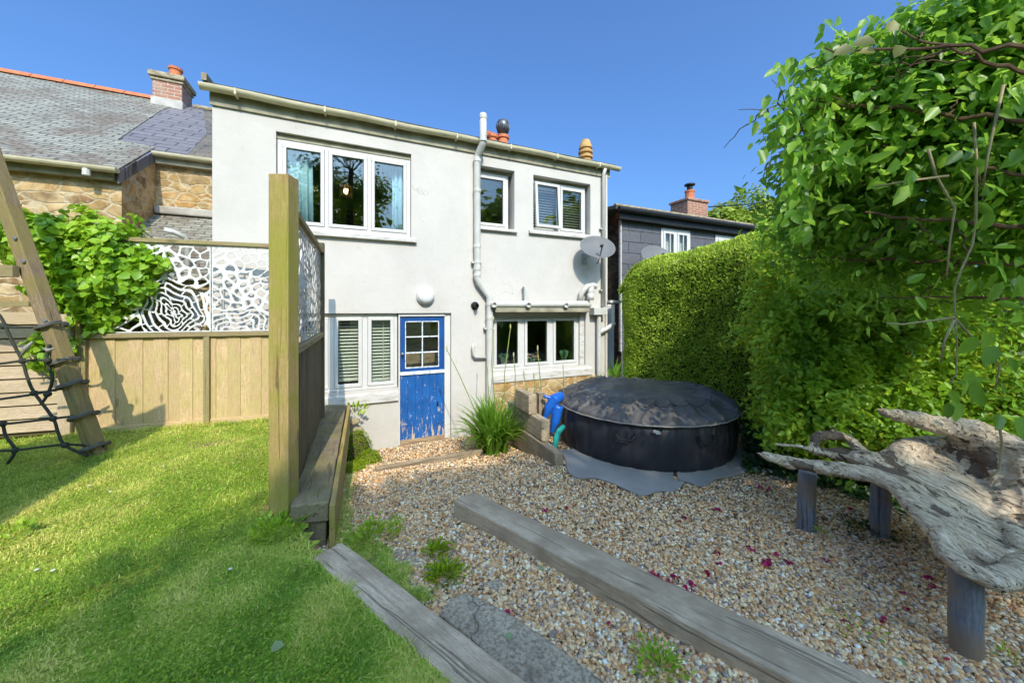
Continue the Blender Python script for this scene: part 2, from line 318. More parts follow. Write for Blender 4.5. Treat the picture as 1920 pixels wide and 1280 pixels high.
def m_peb():
    k=NT('pebbles'); at=k.attr('col'); n=k.noise(k.vec((1,1,1)),180,3); c=k.mix(k.math('MULTIPLY',n,.18),at.outputs['Color'],(.26,.18,.11)); return k.base(c,.55,.4)
M['pebble']=m_peb()
def m_flag():
    k=NT('flagstone'); v=k.vec((1,1,1)); a=k.noise(v,5,8,.72); b=k.noise(v,60,6,.75); o_=k.noise(v,14,5,.7)
    c=k.ramp(a,[(.35,(.30,.24,.17)),(.5,(.52,.43,.31)),(.7,(.66,.55,.38))]); c=k.mix(k.ramp(b,[(.4,.75),(.55,0.)]),c,(.15,.12,.09)); c=k.mix(k.ramp(o_,[(.6,0.),(.7,.6)]),c,(.46,.30,.14))
    at=k.attr('rest'); nz=k.new('TexNoise'); k.link(at.outputs['Vector'],nz.inputs['Vector']); nz.inputs['Scale'].default_value=5; mm=k.new('VectorMath',operation='MULTIPLY_ADD'); k.link(nz.outputs['Color'],mm.inputs[0]); mm.inputs[1].default_value=(.25,.25,.25); k.link(at.outputs['Vector'],mm.inputs[2])
    vo=k.new('TexVoronoi',feature='DISTANCE_TO_EDGE'); k.link(mm.outputs[0],vo.inputs['Vector']); vo.inputs['Scale'].default_value=1.9; cr=k.ramp(vo.outputs['Distance'],[(.002,.5),(.012,0.)]); c=k.mix(k.math('MULTIPLY',cr,.7),c,(.07,.055,.04))
    k.bump(k.math('SUBTRACT',k.math('ADD',k.math('MULTIPLY',a,2.),k.math('MULTIPLY',b,.7)),k.math('MULTIPLY',cr,1.4)),1.,.012); return k.base(c,.85,.2)
M['flag']=m_flag()
M['rock']=simple('mossy rock',(.42,.34,.22),(.26,.22,.12),8,.9,bump=.6,bd=.02)
M['vinyl']=simple('black quilted vinyl',(.034,.034,.042),(.02,.02,.027),3,.5,.45,bump=.25,bd=.003,detail=8)
def m_cover():
    k=NT('creased cover leatherette'); v=k.vec((1,1,1)); a=k.noise(v,3,5,.6); f=k.noise(v,60,3)
    c=k.ramp(a,[(.35,(.065,.06,.06)),(.55,(.10,.094,.088)),(.75,(.17,.15,.125))]); k.bump(k.math('ADD',k.math('MULTIPLY',a,1.5),k.math('MULTIPLY',f,.3)),.35,.006); return k.base(c,.5,.4)
M['cover']=m_cover()
M['piping']=simple('grey seam piping',(.30,.28,.25),(.22,.20,.18),8,.55,bump=0)
M['foam']=simple('grey foam mat',(.33,.31,.29),(.23,.22,.205),2.5,.8,bump=.2,detail=7)
M['bluerubber']=simple('blue inflatable vinyl',(.015,.13,.55),(.01,.09,.42),3,.25,.5,bump=0)
M['teal']=simple('teal foam',(.03,.38,.30),(.02,.30,.24),5,.7,bump=0)
M['rope']=simple('dark green rope',(.055,.06,.045),(.03,.032,.025),60,.9,bump=.6)
M['legpaint']=wood('blue grey painted pole',(.26,.28,.33),(.17,.19,.235),dark=(.24,.17,.10),rough=.6,knots=False,bump=.4)
def m_drift():
    k=NT('bleached driftwood'); v=k.vec((1,1,1)); st=k.vec((8,2.0,8)); a=k.noise(st,2.5,7,.7,1.4); b=k.noise(v,2.6,6,.62,.4); fine=k.noise(k.vec((30,5,30)),2.2,6,.7,.4)
    c=k.ramp(a,[(.3,(.36,.25,.155)),(.48,(.70,.55,.38)),(.7,(.90,.76,.58))]); c=k.mix(k.ramp(fine,[(.35,.6),(.52,0.)]),c,(.17,.125,.085))
    ck=k.noise(k.vec((26,1.6,26)),1.6,3,.6,1.2); cm=k.ramp(ck,[(.60,0.),(.63,1.)]); c=k.mix(k.math('MULTIPLY',cm,.8),c,(.06,.045,.03)); fine=k.math('SUBTRACT',fine,k.math('MULTIPLY',cm,1.5))
    pm=k.ramp(b,[(.55,0.),(.565,1.)]); c=k.mix(k.math('MULTIPLY',pm,.85),c,(.105,.065,.048)); h=k.math('SUBTRACT',k.math('ADD',a,fine),pm); k.bump(h,1.,.014); return k.base(c,.8,.2)
M['drift']=m_drift()
M['petal']=leafmat('fallen magenta petal',(.18,.004,.03),(.38,.008,.08),(.60,.02,.16),.25,.5,.3)
M['palelleaf']=leafmat('pale fallen leaf',(.20,.27,.10),(.28,.34,.16),(.34,.4,.2),.2)
def m_bulb():
    k=NT('lit lamp shade'); k.base((.6,.45,.2),.6); k.p.inputs['Emission Color'].default_value=(1,.78,.4,1); k.p.inputs['Emission Strength'].default_value=2.2; return k.m
M['bulb']=m_bulb()
M['brass']=simple('brown wire shade',(.25,.15,.06),(.15,.09,.04),20,.5,bump=0)
M['aluscreen']=simple('white powder coated screen',(.68,.68,.67),(.62,.62,.61),5,.5,.35,bump=0)
M['lacegrey']=simple('silver grey screen paint',(.40,.40,.38),(.32,.32,.30),7,.5,.35,bump=0)
# ---------------------------------------------------------------- terrain
def sm(x,a,b): t=max(0,min(1,(x-a)/(b-a))); return t*t*(3-2*t)
def gravz(X,Y):
    q=Y*.9153-.4027*X
    zr=interp(Y,[(1,-1.49),(1.5,-1.51),(2.6,-1.625),(3.15,-1.668),(9,-1.672)])
    zl=interp(q,[(1.3,-1.49),(2.4,-1.54),(3.0,-1.61),(4.4,-1.86),(5.4,-2.0)])
    return lerp(zl,zr,sm(X,.12,.6))
def lawnz(X,Y):
    return interp(Y,[(0,-1.44),(1.3,-1.42),(2.3,-1.40),(3.9,-1.32),(6,-1.32)])+ .02*noise.noise(Vector((X*1.3,Y*1.3,0)))
LB=[(-2.62,5.2),(-2.36,4.75),(-1.36,2.33),(-1.12,2.05),(-.09,1.28),(.6,.77),(1.5,.1),(2.2,-.5)]    # lawn / gravel boundary
def inlawn(X,Y):                                                  # left of the boundary
    ys=[p[1] for p in LB][::-1]; xs=[p[0] for p in LB][::-1]
    return X < float(np.interp(Y,ys,xs))
def gz(X,Y): return lawnz(X,Y) if inlawn(X,Y) else gravz(X,Y)
def sheet(name,x0,x1,y0,y1,st,fn,test,m,kind='structure'):
    xs=np.arange(x0,x1+1e-6,st); ys=np.arange(y0,y1+1e-6,st); v=[]; f=[]; idx={}
    for i in range(len(xs)-1):
        for j in range(len(ys)-1):
            if not test((xs[i]+xs[i+1])/2,(ys[j]+ys[j+1])/2): continue
            q=[]
            for a,b in ((i,j),(i+1,j),(i+1,j+1),(i,j+1)):
                if (a,b) not in idx: idx[(a,b)]=len(v); v.append((xs[a],ys[b],fn(xs[a],ys[b])))
                q.append(idx[(a,b)])
            f.append(tuple(q))
    mb=MB(); mb.add(v,f,off=Vector((0,0,0))); o=mb.build(name,m,smooth=True,recalc=False); o['kind']=kind; return o
def base_z(X,Y):
    d=max(0,max(abs(X)-6,abs(Y-3)-5)); return min(gravz(X,Y),-1.6 if inlawn(X,Y) and X<-3 else 9)-.05-.0*d
v=[];f=[]
gx=[-300,-120,-50,-25,-14]+list(np.arange(-9,9.1,.5))+[14,25,50,120,300]; gy=[-300,-120,-50,-20,-8]+list(np.arange(-4,9.1,.5))+[14,25,50,120,300]
for a in gx:
    for b in gy: v.append((a,b,gravz(a,b)-.06 if not (a<-2.4) else -2.02+.0))
for i in range(len(gx)-1):
    for j in range(len(gy)-1): k=i*len(gy)+j; f.append((k,k+len(gy),k+len(gy)+1,k+1))
MB().add(v,f,off=Vector((0,0,0))).build('ground',M['ground'],smooth=True,recalc=False)['kind']='structure'
sheet('lawn',-9,2.4,-4,4.9,.08,lawnz,inlawn,M['lawn'])
sheet('gravel_bed',-2.8,6.5,-2,6.2,.08,lambda X,Y:gravz(X,Y)-.012,lambda X,Y:(not inlawn(X,Y)) and (Y*.9153-.4027*X<5.47),M['gravbase'])
# pebbles -----------------------------------------------------------------
def pebbles(n):
    ph=(1+5**.5)/2; iv=np.array([(-1,ph,0),(1,ph,0),(-1,-ph,0),(1,-ph,0),(0,-1,ph),(0,1,ph),(0,-1,-ph),(0,1,-ph),(ph,0,-1),(ph,0,1),(-ph,0,-1),(-ph,0,1)],float); iv/=np.linalg.norm(iv[0])
    it=np.array([(0,11,5),(0,5,1),(0,1,7),(0,7,10),(0,10,11),(1,5,9),(5,11,4),(11,10,2),(10,7,6),(7,1,8),(3,9,4),(3,4,2),(3,2,6),(3,6,8),(3,8,9),(4,9,5),(2,4,11),(6,2,10),(8,6,7),(9,8,1)])
    pts=[]
    while len(pts)<n:
        Y=random.uniform(1.05,5.9); u=random.uniform(-.62,1.5); X=u*Y
        if random.random()>min(1,(2.1/Y))*1.0: continue
        if inlawn(X-.04,Y) or Y*.9153-.4027*X>5.45: continue
        if (X-1.675)**2+(Y-4.63)**2<1.0: continue
        if X>1.05*Y+.6 and Y>2.2: continue
        # keep the planted strip beside the foreground sleeper clear
        pts.append((X,Y,gravz(X,Y)))
    p=np.array(pts); s=rng.uniform(.0050,.0112,(n,1))*rng.choice([1,1,1,1.35],(n,1)); sc=np.concatenate([s*rng.uniform(.9,1.5,(n,1)),s*rng.uniform(.8,1.1,(n,1)),s*rng.uniform(.5,.85,(n,1))],1)
    th=rng.uniform(0,2*np.pi,n); ti=rng.normal(0,.35,n); v=iv[None]*sc[:,None,:]*(1+rng.uniform(-.12,.12,(n,12,1)))
    c,s_=np.cos(ti),np.sin(ti); v=np.stack([v[...,0]*c[:,None]-v[...,2]*s_[:,None],v[...,1],v[...,0]*s_[:,None]+v[...,2]*c[:,None]],-1)
    c,s_=np.cos(th),np.sin(th); v=np.stack([v[...,0]*c[:,None]-v[...,1]*s_[:,None],v[...,0]*s_[:,None]+v[...,1]*c[:,None],v[...,2]],-1)
    p[:,2]+=rng.uniform(-.006,.010,n); v=(v+p[:,None,:]).reshape(-1,3)
    f=(it[None]+12*np.arange(n)[:,None,None]).reshape(-1)
    pal=np.array([(.74,.48,.24),(.60,.34,.14),(.86,.64,.38),(.46,.22,.09),(.55,.43,.32),(.90,.78,.60),(.28,.23,.20),(.74,.55,.34),(.76,.46,.20),(.92,.84,.70)])
    wt=np.array([.19,.17,.12,.12,.10,.06,.09,.1,.07,.02]); ci=np.clip(pal[rng.choice(10,n,p=wt/wt.sum())]*rng.uniform(.82,1.3,(n,1)),0,.92)
    o=fast('gravel_pebbles',v,3,f,M['pebble'],smooth=True,col=np.repeat(ci,12,0)); tag(o,'loose tan and grey pea gravel covering the path and terrace','gravel',kind='stuff')
pebbles(118000)
# ---------------------------------------------------------------- leaves
T6=np.array([(0,0,0),(.28,-.25,.05),(.68,-.19,.03),(1,0,-.08),(.68,.19,.03),(.28,.25,.05)]); F6=np.array([(0,1,2,3),(0,3,4,5)])
T6w=np.array([(0,0,0),(.18,-.42,.07),(.62,-.36,.02),(1,0,-.12),(.62,.36,.02),(.18,.42,.07)])
T6n=np.array([(0,0,0),(.3,-.13,.03),(.7,-.10,.02),(1,0,-.06),(.7,.10,.02),(.3,.13,.03)])
def leaves(name,p,d,nr,size,m,parent=None,T=T6,colv=None):
    """p positions, d tip directions, nr normals, size lengths"""
    n=len(p); d=d/np.linalg.norm(d,axis=1,keepdims=True); b=np.cross(nr,d); b/=np.linalg.norm(b,axis=1,keepdims=True)+1e-9; q=np.cross(d,b)
    s=np.asarray(size).reshape(-1,1,1); v=p[:,None,:]+s*(T[None,:,0:1]*d[:,None,:]+T[None,:,1:2]*b[:,None,:]+T[None,:,2:3]*q[:,None,:])
    f=(F6[None]+6*np.arange(n)[:,None,None]).reshape(-1)
    if colv is None: colv=rng.uniform(0,1,n)
    col=np.repeat(np.stack([colv]*3,1),6,0)
    return fast(name,v.reshape(-1,3),4,f,m,parent,col=col)
def blob_pts(c,r,n,inner=.72,outer=1.05,lump=.22,ls=2.2,zmin=None,seed=0,gap=0.):
    out=[];nn=[]; c=Vector(c)
    while len(out)<n:
        a=Vector((random.gauss(0,1),random.gauss(0,1),random.gauss(0,1))).normalized()
        k=1+lump*noise.noise(Vector((a.x*ls+seed,a.y*ls,a.z*ls)))*1.6
        if gap and noise.noise(Vector((a.x*5+seed,a.y*5+3,a.z*5)))<-gap and random.random()<.85: continue
        rr=k*random.uniform(inner,outer); p=c+Vector((a.x*r[0]*rr,a.y*r[1]*rr,a.z*r[2]*rr))
        if zmin is not None and p.z<zmin: continue
        out.append(p); nn.append(Vector((a.x/r[0],a.y/r[1],a.z/r[2])).normalized())
    return np.array(out),np.array(nn)
def jit(n,s): return rng.normal(0,s,(n,3))
def crown(name,blobs,size,m,parent=None,T=T6,droop=.5,up=.5,spread=.6,cl=.35,**kw):
    ps=[];ns=[]
    for i,(c,r,n) in enumerate(blobs):
        p,q=blob_pts(c,r,n,seed=i*7.3,**kw); ps.append(p); ns.append(q)
    p=np.concatenate(ps); q=np.concatenate(ns); n=len(p)
    nr=q*.7+np.array([0,0,up])+jit(n,spread*.8); nr/=np.linalg.norm(nr,axis=1,keepdims=True)
    d=q*.4+np.array([0,0,-droop])+jit(n,.7); d-=nr*(d*nr).sum(1,keepdims=True)
    cv=np.array([.5+cl*1.6*noise.noise(Vector(x)*2.3) for x in p])+rng.normal(0,.16,n)
    return leaves(name,p,d,nr,rng.uniform(size*.6,size*1.25,n),m,parent,T,np.clip(cv,0,1))
def branch(mb,a,b,r0,r1,seg=6,wob=.05,n=6):
    a=Vector(a); b=Vector(b); L=(b-a).length; pts=[]
    for i in range(seg+1):
        t=i/seg; pts.append(a.lerp(b,t)+Vector((random.uniform(-1,1),random.uniform(-1,1),random.uniform(-1,1)))*wob*L*(0 if i in (0,) else 1))
    mb.tube(pts,[lerp(r0,r1,i/seg) for i in range(seg+1)],n); return pts
# ---------------------------------------------------------------- the white house (facade frame)
QF=5.49
house=thing('white_house','white rendered two storey cottage with blue stable door and white windows','house')
holes={'w1':(-.942,.769,1.08,2.321),'w2':(1.79,2.46,1.345,2.332),'w3':(2.818,4.009,1.38,2.326),'w4':(-.75,.585,-1.154,-.055),'door':(.585,1.377,-2.02,-.055),'w5':(2.06,3.90,-1.03,-.055)}
def facade(t0,t1,z0,z1,q,holes,depth,m,name,parent,wall_t=.28,rot=HM):
    ts=sorted({t0,t1}|{h[0] for h in holes}|{h[1] for h in holes}); zs=sorted({z0,z1}|{h[2] for h in holes}|{h[3] for h in holes}); mb=MB(rot); O=Vector((0,0,0))
    # fine grid so the wall can be slightly uneven
    def inh(t,z): return any(h[0]<t<h[1] and h[2]<z<h[3] for h in holes)
    for i in range(len(ts)-1):
        for j in range(len(zs)-1):
            a,b,c,d=ts[i],ts[i+1],zs[j],zs[j+1]
            if inh((a+b)/2,(c+d)/2): continue
            mb.add([(a,q,c),(b,q,c),(b,q,d),(a,q,d)],[(0,1,2,3)],off=O)
    for h in holes:
        a,b,c,d=h; e=q+depth
        for k in ([(a,q,c),(a,q,d),(a,e,d),(a,e,c)],[(b,q,c),(b,e,c),(b,e,d),(b,q,d)],[(a,q,d),(b,q,d),(b,e,d),(a,e,d)],[(a,q,c),(a,e,c),(b,e,c),(b,q,c)]): mb.add(k,[(0,1,2,3)],off=O)
    return mb
HT0,HT1,HZ1=-1.604,4.38,2.60
mb=facade(HT0,HT1,-2.3,HZ1,QF,list(holes.values()),.28,M['render'],'wall',house)
O=Vector((0,0,0)); Q2=9.6
for k in ([(HT0,QF,-2.3),(HT0,QF,HZ1),(HT0,Q2,HZ1),(HT0,Q2,-2.3)],[(HT1,QF,-2.3),(HT1,QF,HZ1),(HT1,Q2,HZ1),(HT1,Q2,-2.3)],[(HT0,Q2,-2.3),(HT1,Q2,-2.3),(HT1,Q2,HZ1),(HT0,Q2,HZ1)]): mb.add(k,[(0,1,2,3)],off=O)
wall=mb.build('wall',M['render'],house,recalc=False)
# rooms behind the openings
def room(t0,t1,z0,z1,dep,m,name='room_lining'):
    mb=MB(HM); q0=QF+.285; q1=q0+dep
    for k in ([(t0,q0,z0),(t0,q1,z0),(t0,q1,z1),(t0,q0,z1)],[(t1,q0,z0),(t1,q1,z0),(t1,q1,z1),(t1,q0,z1)],[(t0,q1,z0),(t1,q1,z0),(t1,q1,z1),(t0,q1,z1)],[(t0,q0,z0),(t1,q0,z0),(t1,q1,z0),(t0,q1,z0)],[(t0,q0,z1),(t1,q0,z1),(t1,q1,z1),(t0,q1,z1)]): mb.add(k,[(0,1,2,3)])
    return mb.build(name,m,house)
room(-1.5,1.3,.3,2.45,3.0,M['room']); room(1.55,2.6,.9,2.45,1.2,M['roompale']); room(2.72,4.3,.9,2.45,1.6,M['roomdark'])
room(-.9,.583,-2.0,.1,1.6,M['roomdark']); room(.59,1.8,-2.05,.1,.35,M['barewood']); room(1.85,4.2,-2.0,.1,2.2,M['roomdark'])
mb=MB(HM); mb.box(-.45,-.03,QF+3.22,QF+3.27,.3,2.2); mb.build('inner_doorway',M['black'],house)
# roof
mb=MB(HM); pit=math.tan(R(13))
qa=QF-.10; qb=9.7
mb.add([(HT0-.06,qa,2.70),(HT1+.14,qa,2.70),(HT1+.14,qb,2.70+pit*(qb-qa)),(HT0-.06,qb,2.70+pit*(qb-qa)),(HT0-.06,qa,2.73),(HT1+.14,qa,2.73),(HT1+.14,qb,2.73+pit*(qb-qa)),(HT0-.06,qb,2.73+pit*(qb-qa))],
 [(3,2,1,0),(4,5,6,7),(0,1,5,4),(1,2,6,5),(2,3,7,6),(3,0,4,7)],off=O)
roof=mb.build('roof',M['felt'],house)
mb=MB(HM); mb.prism([(HT0-.07,qa-.02,2.735),(HT0-.07,qa-.02,2.82),(HT0-.07,qa+.5,2.87),(HT0-.07,qa+.5,2.82)],(.05,0,0)); mb.build('verge_upstand',M['cap'],roof)
for t in np.arange(-1.5,4.4,.27):
    pass
mb=MB(HM); mb.box(HT0-.02,HT1+.06,QF-.025,QF-.003,2.50,2.69); mb.box(HT0-.02,HT1+.06,QF-.09,QF-.028,2.655,2.695); mb.build('fascia',M['soffit'],house)
# gutter: half round
mb=MB(HM); n=10; vs_=[];fs=[]
g0,g1=HT0-.09,HT1+.22; segs=26
for i in range(segs+1):
    t=lerp(g0,g1,i/segs)
    for rr in (.060,.052):
        for j in range(n+1):
            th=math.pi+math.pi*j/n; vs_.append((t,QF-.10+rr*math.cos(th),2.685+rr*1.05*math.sin(th)+.006*math.sin(i*1.1)))
m2=2*(n+1)
for i in range(segs):
    for k in range(2):
        for j in range(n): a=i*m2+k*(n+1)+j; fs.append((a,a+1,a+m2+1,a+m2))
    for j in (0,n): a=i*m2+j; fs.append((a,a+n+1,a+m2+n+1,a+m2))
for i in (0,segs):
    for j in range(n): a=i*m2+j; fs.append((a,a+1,a+n+2,a+n+1))
    fs.append(tuple(i*m2+j for j in range(n+1)))
mb.add(vs_,fs); gut=mb.build('gutter',M['gutter'],house,smooth=False)
for t in (-1.35,-.38,.52,1.42,2.32,3.2,4.1):
    b=MB(HM); b.box(t,t+.028,QF-.168,QF-.03,2.612,2.694); b.build('gutter_bracket',M['gutter'],gut,bevel=.01)
# windows
def window(t0,t1,z0,z1,q,lights,house_,fw=.055,mw=.05,sash=.045,open_=None,rot=HM,glass=True,label=None):
    mb=MB(rot)
    mb.box(t0,t1,q,q+.07,z1-fw,z1); mb.box(t0,t1,q,q+.07,z0,z0+fw); mb.box(t0,t0+fw,q,q+.07,z0+fw,z1-fw,longz=True); mb.box(t1-fw,t1,q,q+.07,z0+fw,z1-fw,longz=True)
    W=(t1-t0-2*fw-mw*(lights-1))/lights
    for i in range(1,lights): a=t0+fw+i*(W+mw)-mw; mb.box(a,a+mw,q,q+.07,z0+fw,z1-fw,longz=True)
    win=mb.build('window',M['upvc'],house_,bevel=.004)
    for i in range(lights):
        a=t0+fw+i*(W+mw)+.003; b=a+W-.006; c=z0+fw+.003; e=z1-fw-.003
        Mx=rot
        if open_==i: Mx=rot@Matrix.Translation((b,q,e))@Matrix.Rotation(R(0),4,'Z')@Matrix.Rotation(R(-4),4,'X')@Matrix.Translation((-b,-q-.06,-e))
        s=MB(Mx); qq=q-.014
        s.box(a,b,qq,qq+.06,e-sash,e); s.box(a,b,qq,qq+.06,c,c+sash); s.box(a,a+sash,qq,qq+.06,c+sash,e-sash); s.box(b-sash,b,qq,qq+.06,c+sash,e-sash); s.build('sash',M['upvc'],win,bevel=.005)
        s=MB(Mx); s.box(a+sash-.004,b-sash+.004,qq+.03,qq+.04,c+sash-.004,e-sash+.004); s.build('pane',M['glass'],win)
        s=MB(Mx); g=.006
        for (x0,x1,y0,y1) in ((a+sash,b-sash,e-sash-g,e-sash),(a+sash,b-sash,c+sash,c+sash+g),(a+sash,a+sash+g,c+sash,e-sash),(b-sash-g,b-sash,c+sash,e-sash)): s.box(x0,x1,qq+.018,qq+.028,y0,y1)
        s.build('gasket',M['black'],win)
    return win
def sill(t0,t1,z0,z1,win,m=None,proud=.06,dz=.03):
    b=MB(HM); b.add([(t0,QF-proud,z0),(t1,QF-proud,z0),(t1,QF-proud,z1-dz),(t0,QF-proud,z1-dz),(t0,QF+.07,z1),(t1,QF+.07,z1),(t0,QF+.07,z0),(t1,QF+.07,z0)],[(0,1,2,3),(3,2,5,4),(0,3,4,6),(1,7,5,2),(0,6,7,1),(6,4,5,7)]); return b.build('sill',m or M['sill'],win,bevel=.006)
w1=window(-.937,.765,1.083,2.25,QF+.06,3,house); sill(-.98,.843,.995,1.08,w1)
b=MB(HM); b.box(-.94,.767,QF+.05,QF+.1,2.25,2.318); b.build('head_trim',M['soffit'],w1)
w2=window(1.80,2.40,1.347,2.28,QF+.13,1,house,fw=.05); sill(1.78,2.50,1.285,1.345,w2)
b=MB(HM); b.box(1.792,2.458,QF+.12,QF+.17,2.28,2.33); b.build('head_trim',M['soffit'],w2)
w3=window(2.822,3.96,1.383,2.27,QF+.10,2,house,open_=0,fw=.045); sill(2.725,4.045,1.30,1.38,w3)
b=MB(HM); b.box(2.82,4.007,QF+.12,QF+.17,2.27,2.324); b.build('head_trim',M['soffit'],w3)
w4=window(-.747,.575,-1.15,-.06,QF+.06,3,house,fw=.045,mw=.07,sash=.05); sill(-.78,.583,-1.335,-1.154,w4,proud=.04,dz=.06)
w5=window(2.064,3.80,-1.027,-.10,QF+.08,3,house,fw=.05,mw=.075,sash=.05); sill(2.04,4.02,-1.205,-1.03,w5,proud=.05,dz=.05)
b=MB(HM); b.box(3.80,3.898,QF+.04,QF+.1,-1.027,-.06); b.box(2.062,3.8,QF+.06,QF+.1,-.1,-.06); b.build('side_trim',M['sill'],w5)
# door
b=MB(HM); b.box(.588,.612,QF+.03,QF+.11,-2.02,-.06); b.box(1.283,1.375,QF+.05,QF+.11,-2.02,-.06); b.box(.612,1.283,QF+.03,QF+.11,-.105,-.06)
door=b.build('door',M['upvc'],house,bevel=.004)
a0,a1=.617,1.279; qd=QF+.055
b=MB(HM)
for i in range(6):
    x=lerp(a0,a1,i/6); x2=lerp(a0,a1,(i+1)/6)-.006; b.box(x,x2,qd,qd+.035,-1.975+.02,-1.0,off=O)
b.box(a0,a1,qd+.01,qd+.04,-1.97,-.99,off=O)
low=b.build('lower_leaf',M['blue'],door,bevel=.002)
b=MB(HM); b.box(a0-.002,a1+.002,qd-.035,qd-.001,-2.005,-1.95); b.build('weather_board',M['barewood'],door,bevel=.006)
b=MB(HM); b.box(a0-.002,a1+.002,qd-.022,qd-.001,-.985,-.935); b.build('meeting_rail',M['whitewood'],door,bevel=.006)
b=MB(HM); X=[.685,.955,.972,1.2]; zt,zb=-.185,-.885
b.box(a0,.688,qd,qd+.035,-.935,-.108,off=O); b.box(1.197,a1,qd,qd+.035,-.935,-.108,off=O); b.box(.688,1.197,qd,qd+.035,-.178,-.108,off=O); b.box(.688,1.197,qd,qd+.035,-.935,-.888,off=O)
b.build('upper_leaf',M['bluegloss'],door,bevel=.003)
b=MB(HM); b.box(.935,.95,qd-.003,qd+.03,-.888,-.178)
for z in (-.415,-.655): b.box(.688,1.197,qd-.002,qd+.03,z-.008,z+.008)
for (x0,x1,z0,z1) in ((.688,1.197,-.888,-.876),(.688,1.197,-.19,-.178),(.688,.699,-.876,-.19),(1.186,1.197,-.876,-.19)): b.box(x0,x1,qd-.004,qd+.02,z0,z1)
b.build('glazing_bars',M['whitewood'],door)
b=MB(HM); b.box(.69,1.195,qd+.012,qd+.018,-.886,-.18); b.build('pane',M['glass'],door)
b=MB(HM); b.box(.59,1.375,QF-.03,QF+.28,-2.06,-2.008); b.build('threshold',M['barewood'],door,bevel=.008)
b=MB(HM); b.box(.56,1.40,QF-.17,QF-.032,-2.15,-2.045); b.build('door_step',M['flag'],house,bevel=.01)
b=MB(HM); b.lathe([(.018,0),(.018,.02),(.008,.022),(.008,.045),(.02,.05),(.018,.062),(0,.064)],(.645,qd-.001,-.66),12,(0,-1,0)); b.build('door_knob',M['steel'],door,smooth=True)
b=MB(HM); b.box(1.16,1.185,qd-.012,qd-.001,-1.50,-1.43); b.build('latch',M['black'],door)
# stone plinth under the kitchen window
b=MB(HM); b.box(1.95,4.2,QF-.03,QF-.004,-1.75,-1.215,off=O); b.build('stone_plinth',M['stone'],house,bevel=.01)
# soil pipe and downpipes
def collar(mb,p,r,ax=(0,0,1),h=.05): mb.lathe([(r,0),(r,h)],p,16,ax)
b=MB(HM); qp=QF-.075
b.tube([(1.82,QF-.24,3.03),(1.82,QF-.24,2.62),(1.815,QF-.22,2.56),(1.79,qp-.02,2.47),(1.778,qp,2.42),(1.778,qp,.50),(1.80,qp,.44),(1.975,qp,.22),(1.987,qp,.16),(1.987,qp,-1.33),(1.987,qp,-2.0)],.054,16)
sp=b.build('soil_pipe',M['pipe'],house,smooth=True)
b=MB(HM)
for (x,q,z) in ((1.82,QF-.24,2.95),(1.82,QF-.24,2.60),(1.778,qp,2.34),(1.778,qp,1.86),(1.778,qp,.98),(1.778,qp,.62),(1.778,qp,.52),(1.987,qp,.06),(1.987,qp,-.16)): collar(b,(x,q,z),.061)
b.build('pipe_collar',M['pipe'],sp,smooth=False,bevel=.004)
for z in (.73,-.32):
    x=1.778 if z>0 else 1.987
    k=MB(HM); k.box(x-.085,x+.085,qp-.012,QF-.002,z,z+.03); k.lathe([(.06,0),(.06,.03)],(x,qp,z),16); k.build('pipe_clip',M['pipe'],sp)
b=MB(HM); b.tube([(4.27,QF-.10,2.63),(4.27,QF-.05,2.52),(4.27,QF-.05,.05)],.034,12); dp=b.build('downpipe',M['pipe'],house,smooth=True)
b=MB(HM); b.box(4.335,4.377,QF-.03,QF-.003,-2,2.55,off=O); b.build('corner_bead',M['render'],house)
for z in (1.5,.35):
    k=MB(HM); k.box(4.20,4.33,QF-.06,QF-.002,z,z+.02); k.build('pipe_clip',M['pipe'],dp)
# horizontal waste pipe above the kitchen window
b=MB(HM); b.tube([(1.99,QF-.10,.085),(2.2,QF-.11,.085),(3.0,QF-.11,.09),(3.84,QF-.11,.10),(3.90,QF-.10,.05)],.058,14); wp=b.build('waste_pipe',M['pipe'],house,smooth=True)
b=MB(HM); b.box(2.06,3.9,QF-.15,QF-.002,-.05,.025); b.build('window_canopy',M['soffit'],house,bevel=.012)
b=MB(HM)
b.tube([(2.61,QF-.05,.37),(2.61,QF-.10,.38),(2.62,QF-.10,.32),(2.62,QF-.10,.12)],.028,10)
for x in (2.02,2.63,3.36): b.lathe([(.045,0),(.045,.07),(.036,.071),(.036,.03),(0,.03)],(x,QF-.14,.075),14,(0,-1,0))
b.build('pipe_stub',M['pipe'],wp,smooth=False)
b=MB(HM); b.tube([(3.74,QF-.05,.12),(3.76,QF-.08,.30),(3.86,QF-.11,.42),(3.98,QF-.13,.44),(4.04,QF-.16,.41)],.05,12); b.lathe([(.062,0),(.062,.12)],(3.92,QF-.12,.17),14); b.tube([(3.92,QF-.12,.2),(3.92,QF-.12,.34),(3.95,QF-.12,.42)],.05,12); b.build('boiler_pipe',M['pipe'],house,smooth=True)
b=MB(HM); b.box(3.98,4.28,QF-.16,QF-.01,-.10,.03); b.tube([(4.14,QF-.08,-.1),(4.14,QF-.08,-.9),(4.14,QF-.08,-1.7)],.04,12); b.tube([(4.16,QF-.08,-.42),(4.32,QF-.08,-.36),(4.50,QF-.08,-.26)],.04,10); b.tube([(4.47,QF-.08,-.25),(4.47,QF-.08,.12)],.034,10); b.box(4.36,4.62,QF-.14,QF+.1,.12,.17); b.build('hopper',M['pipe'],house,bevel=.008)
b=MB(HM); b.tube([(1.93,QF-.05,-.77),(1.75,QF-.06,-.755),(1.72,QF-.06,-.72),(1.71,QF-.06,-.60),(1.73,QF-.06,-.55)],.024,10); b.build('overflow_pipe',M['pipe'],house,smooth=True)
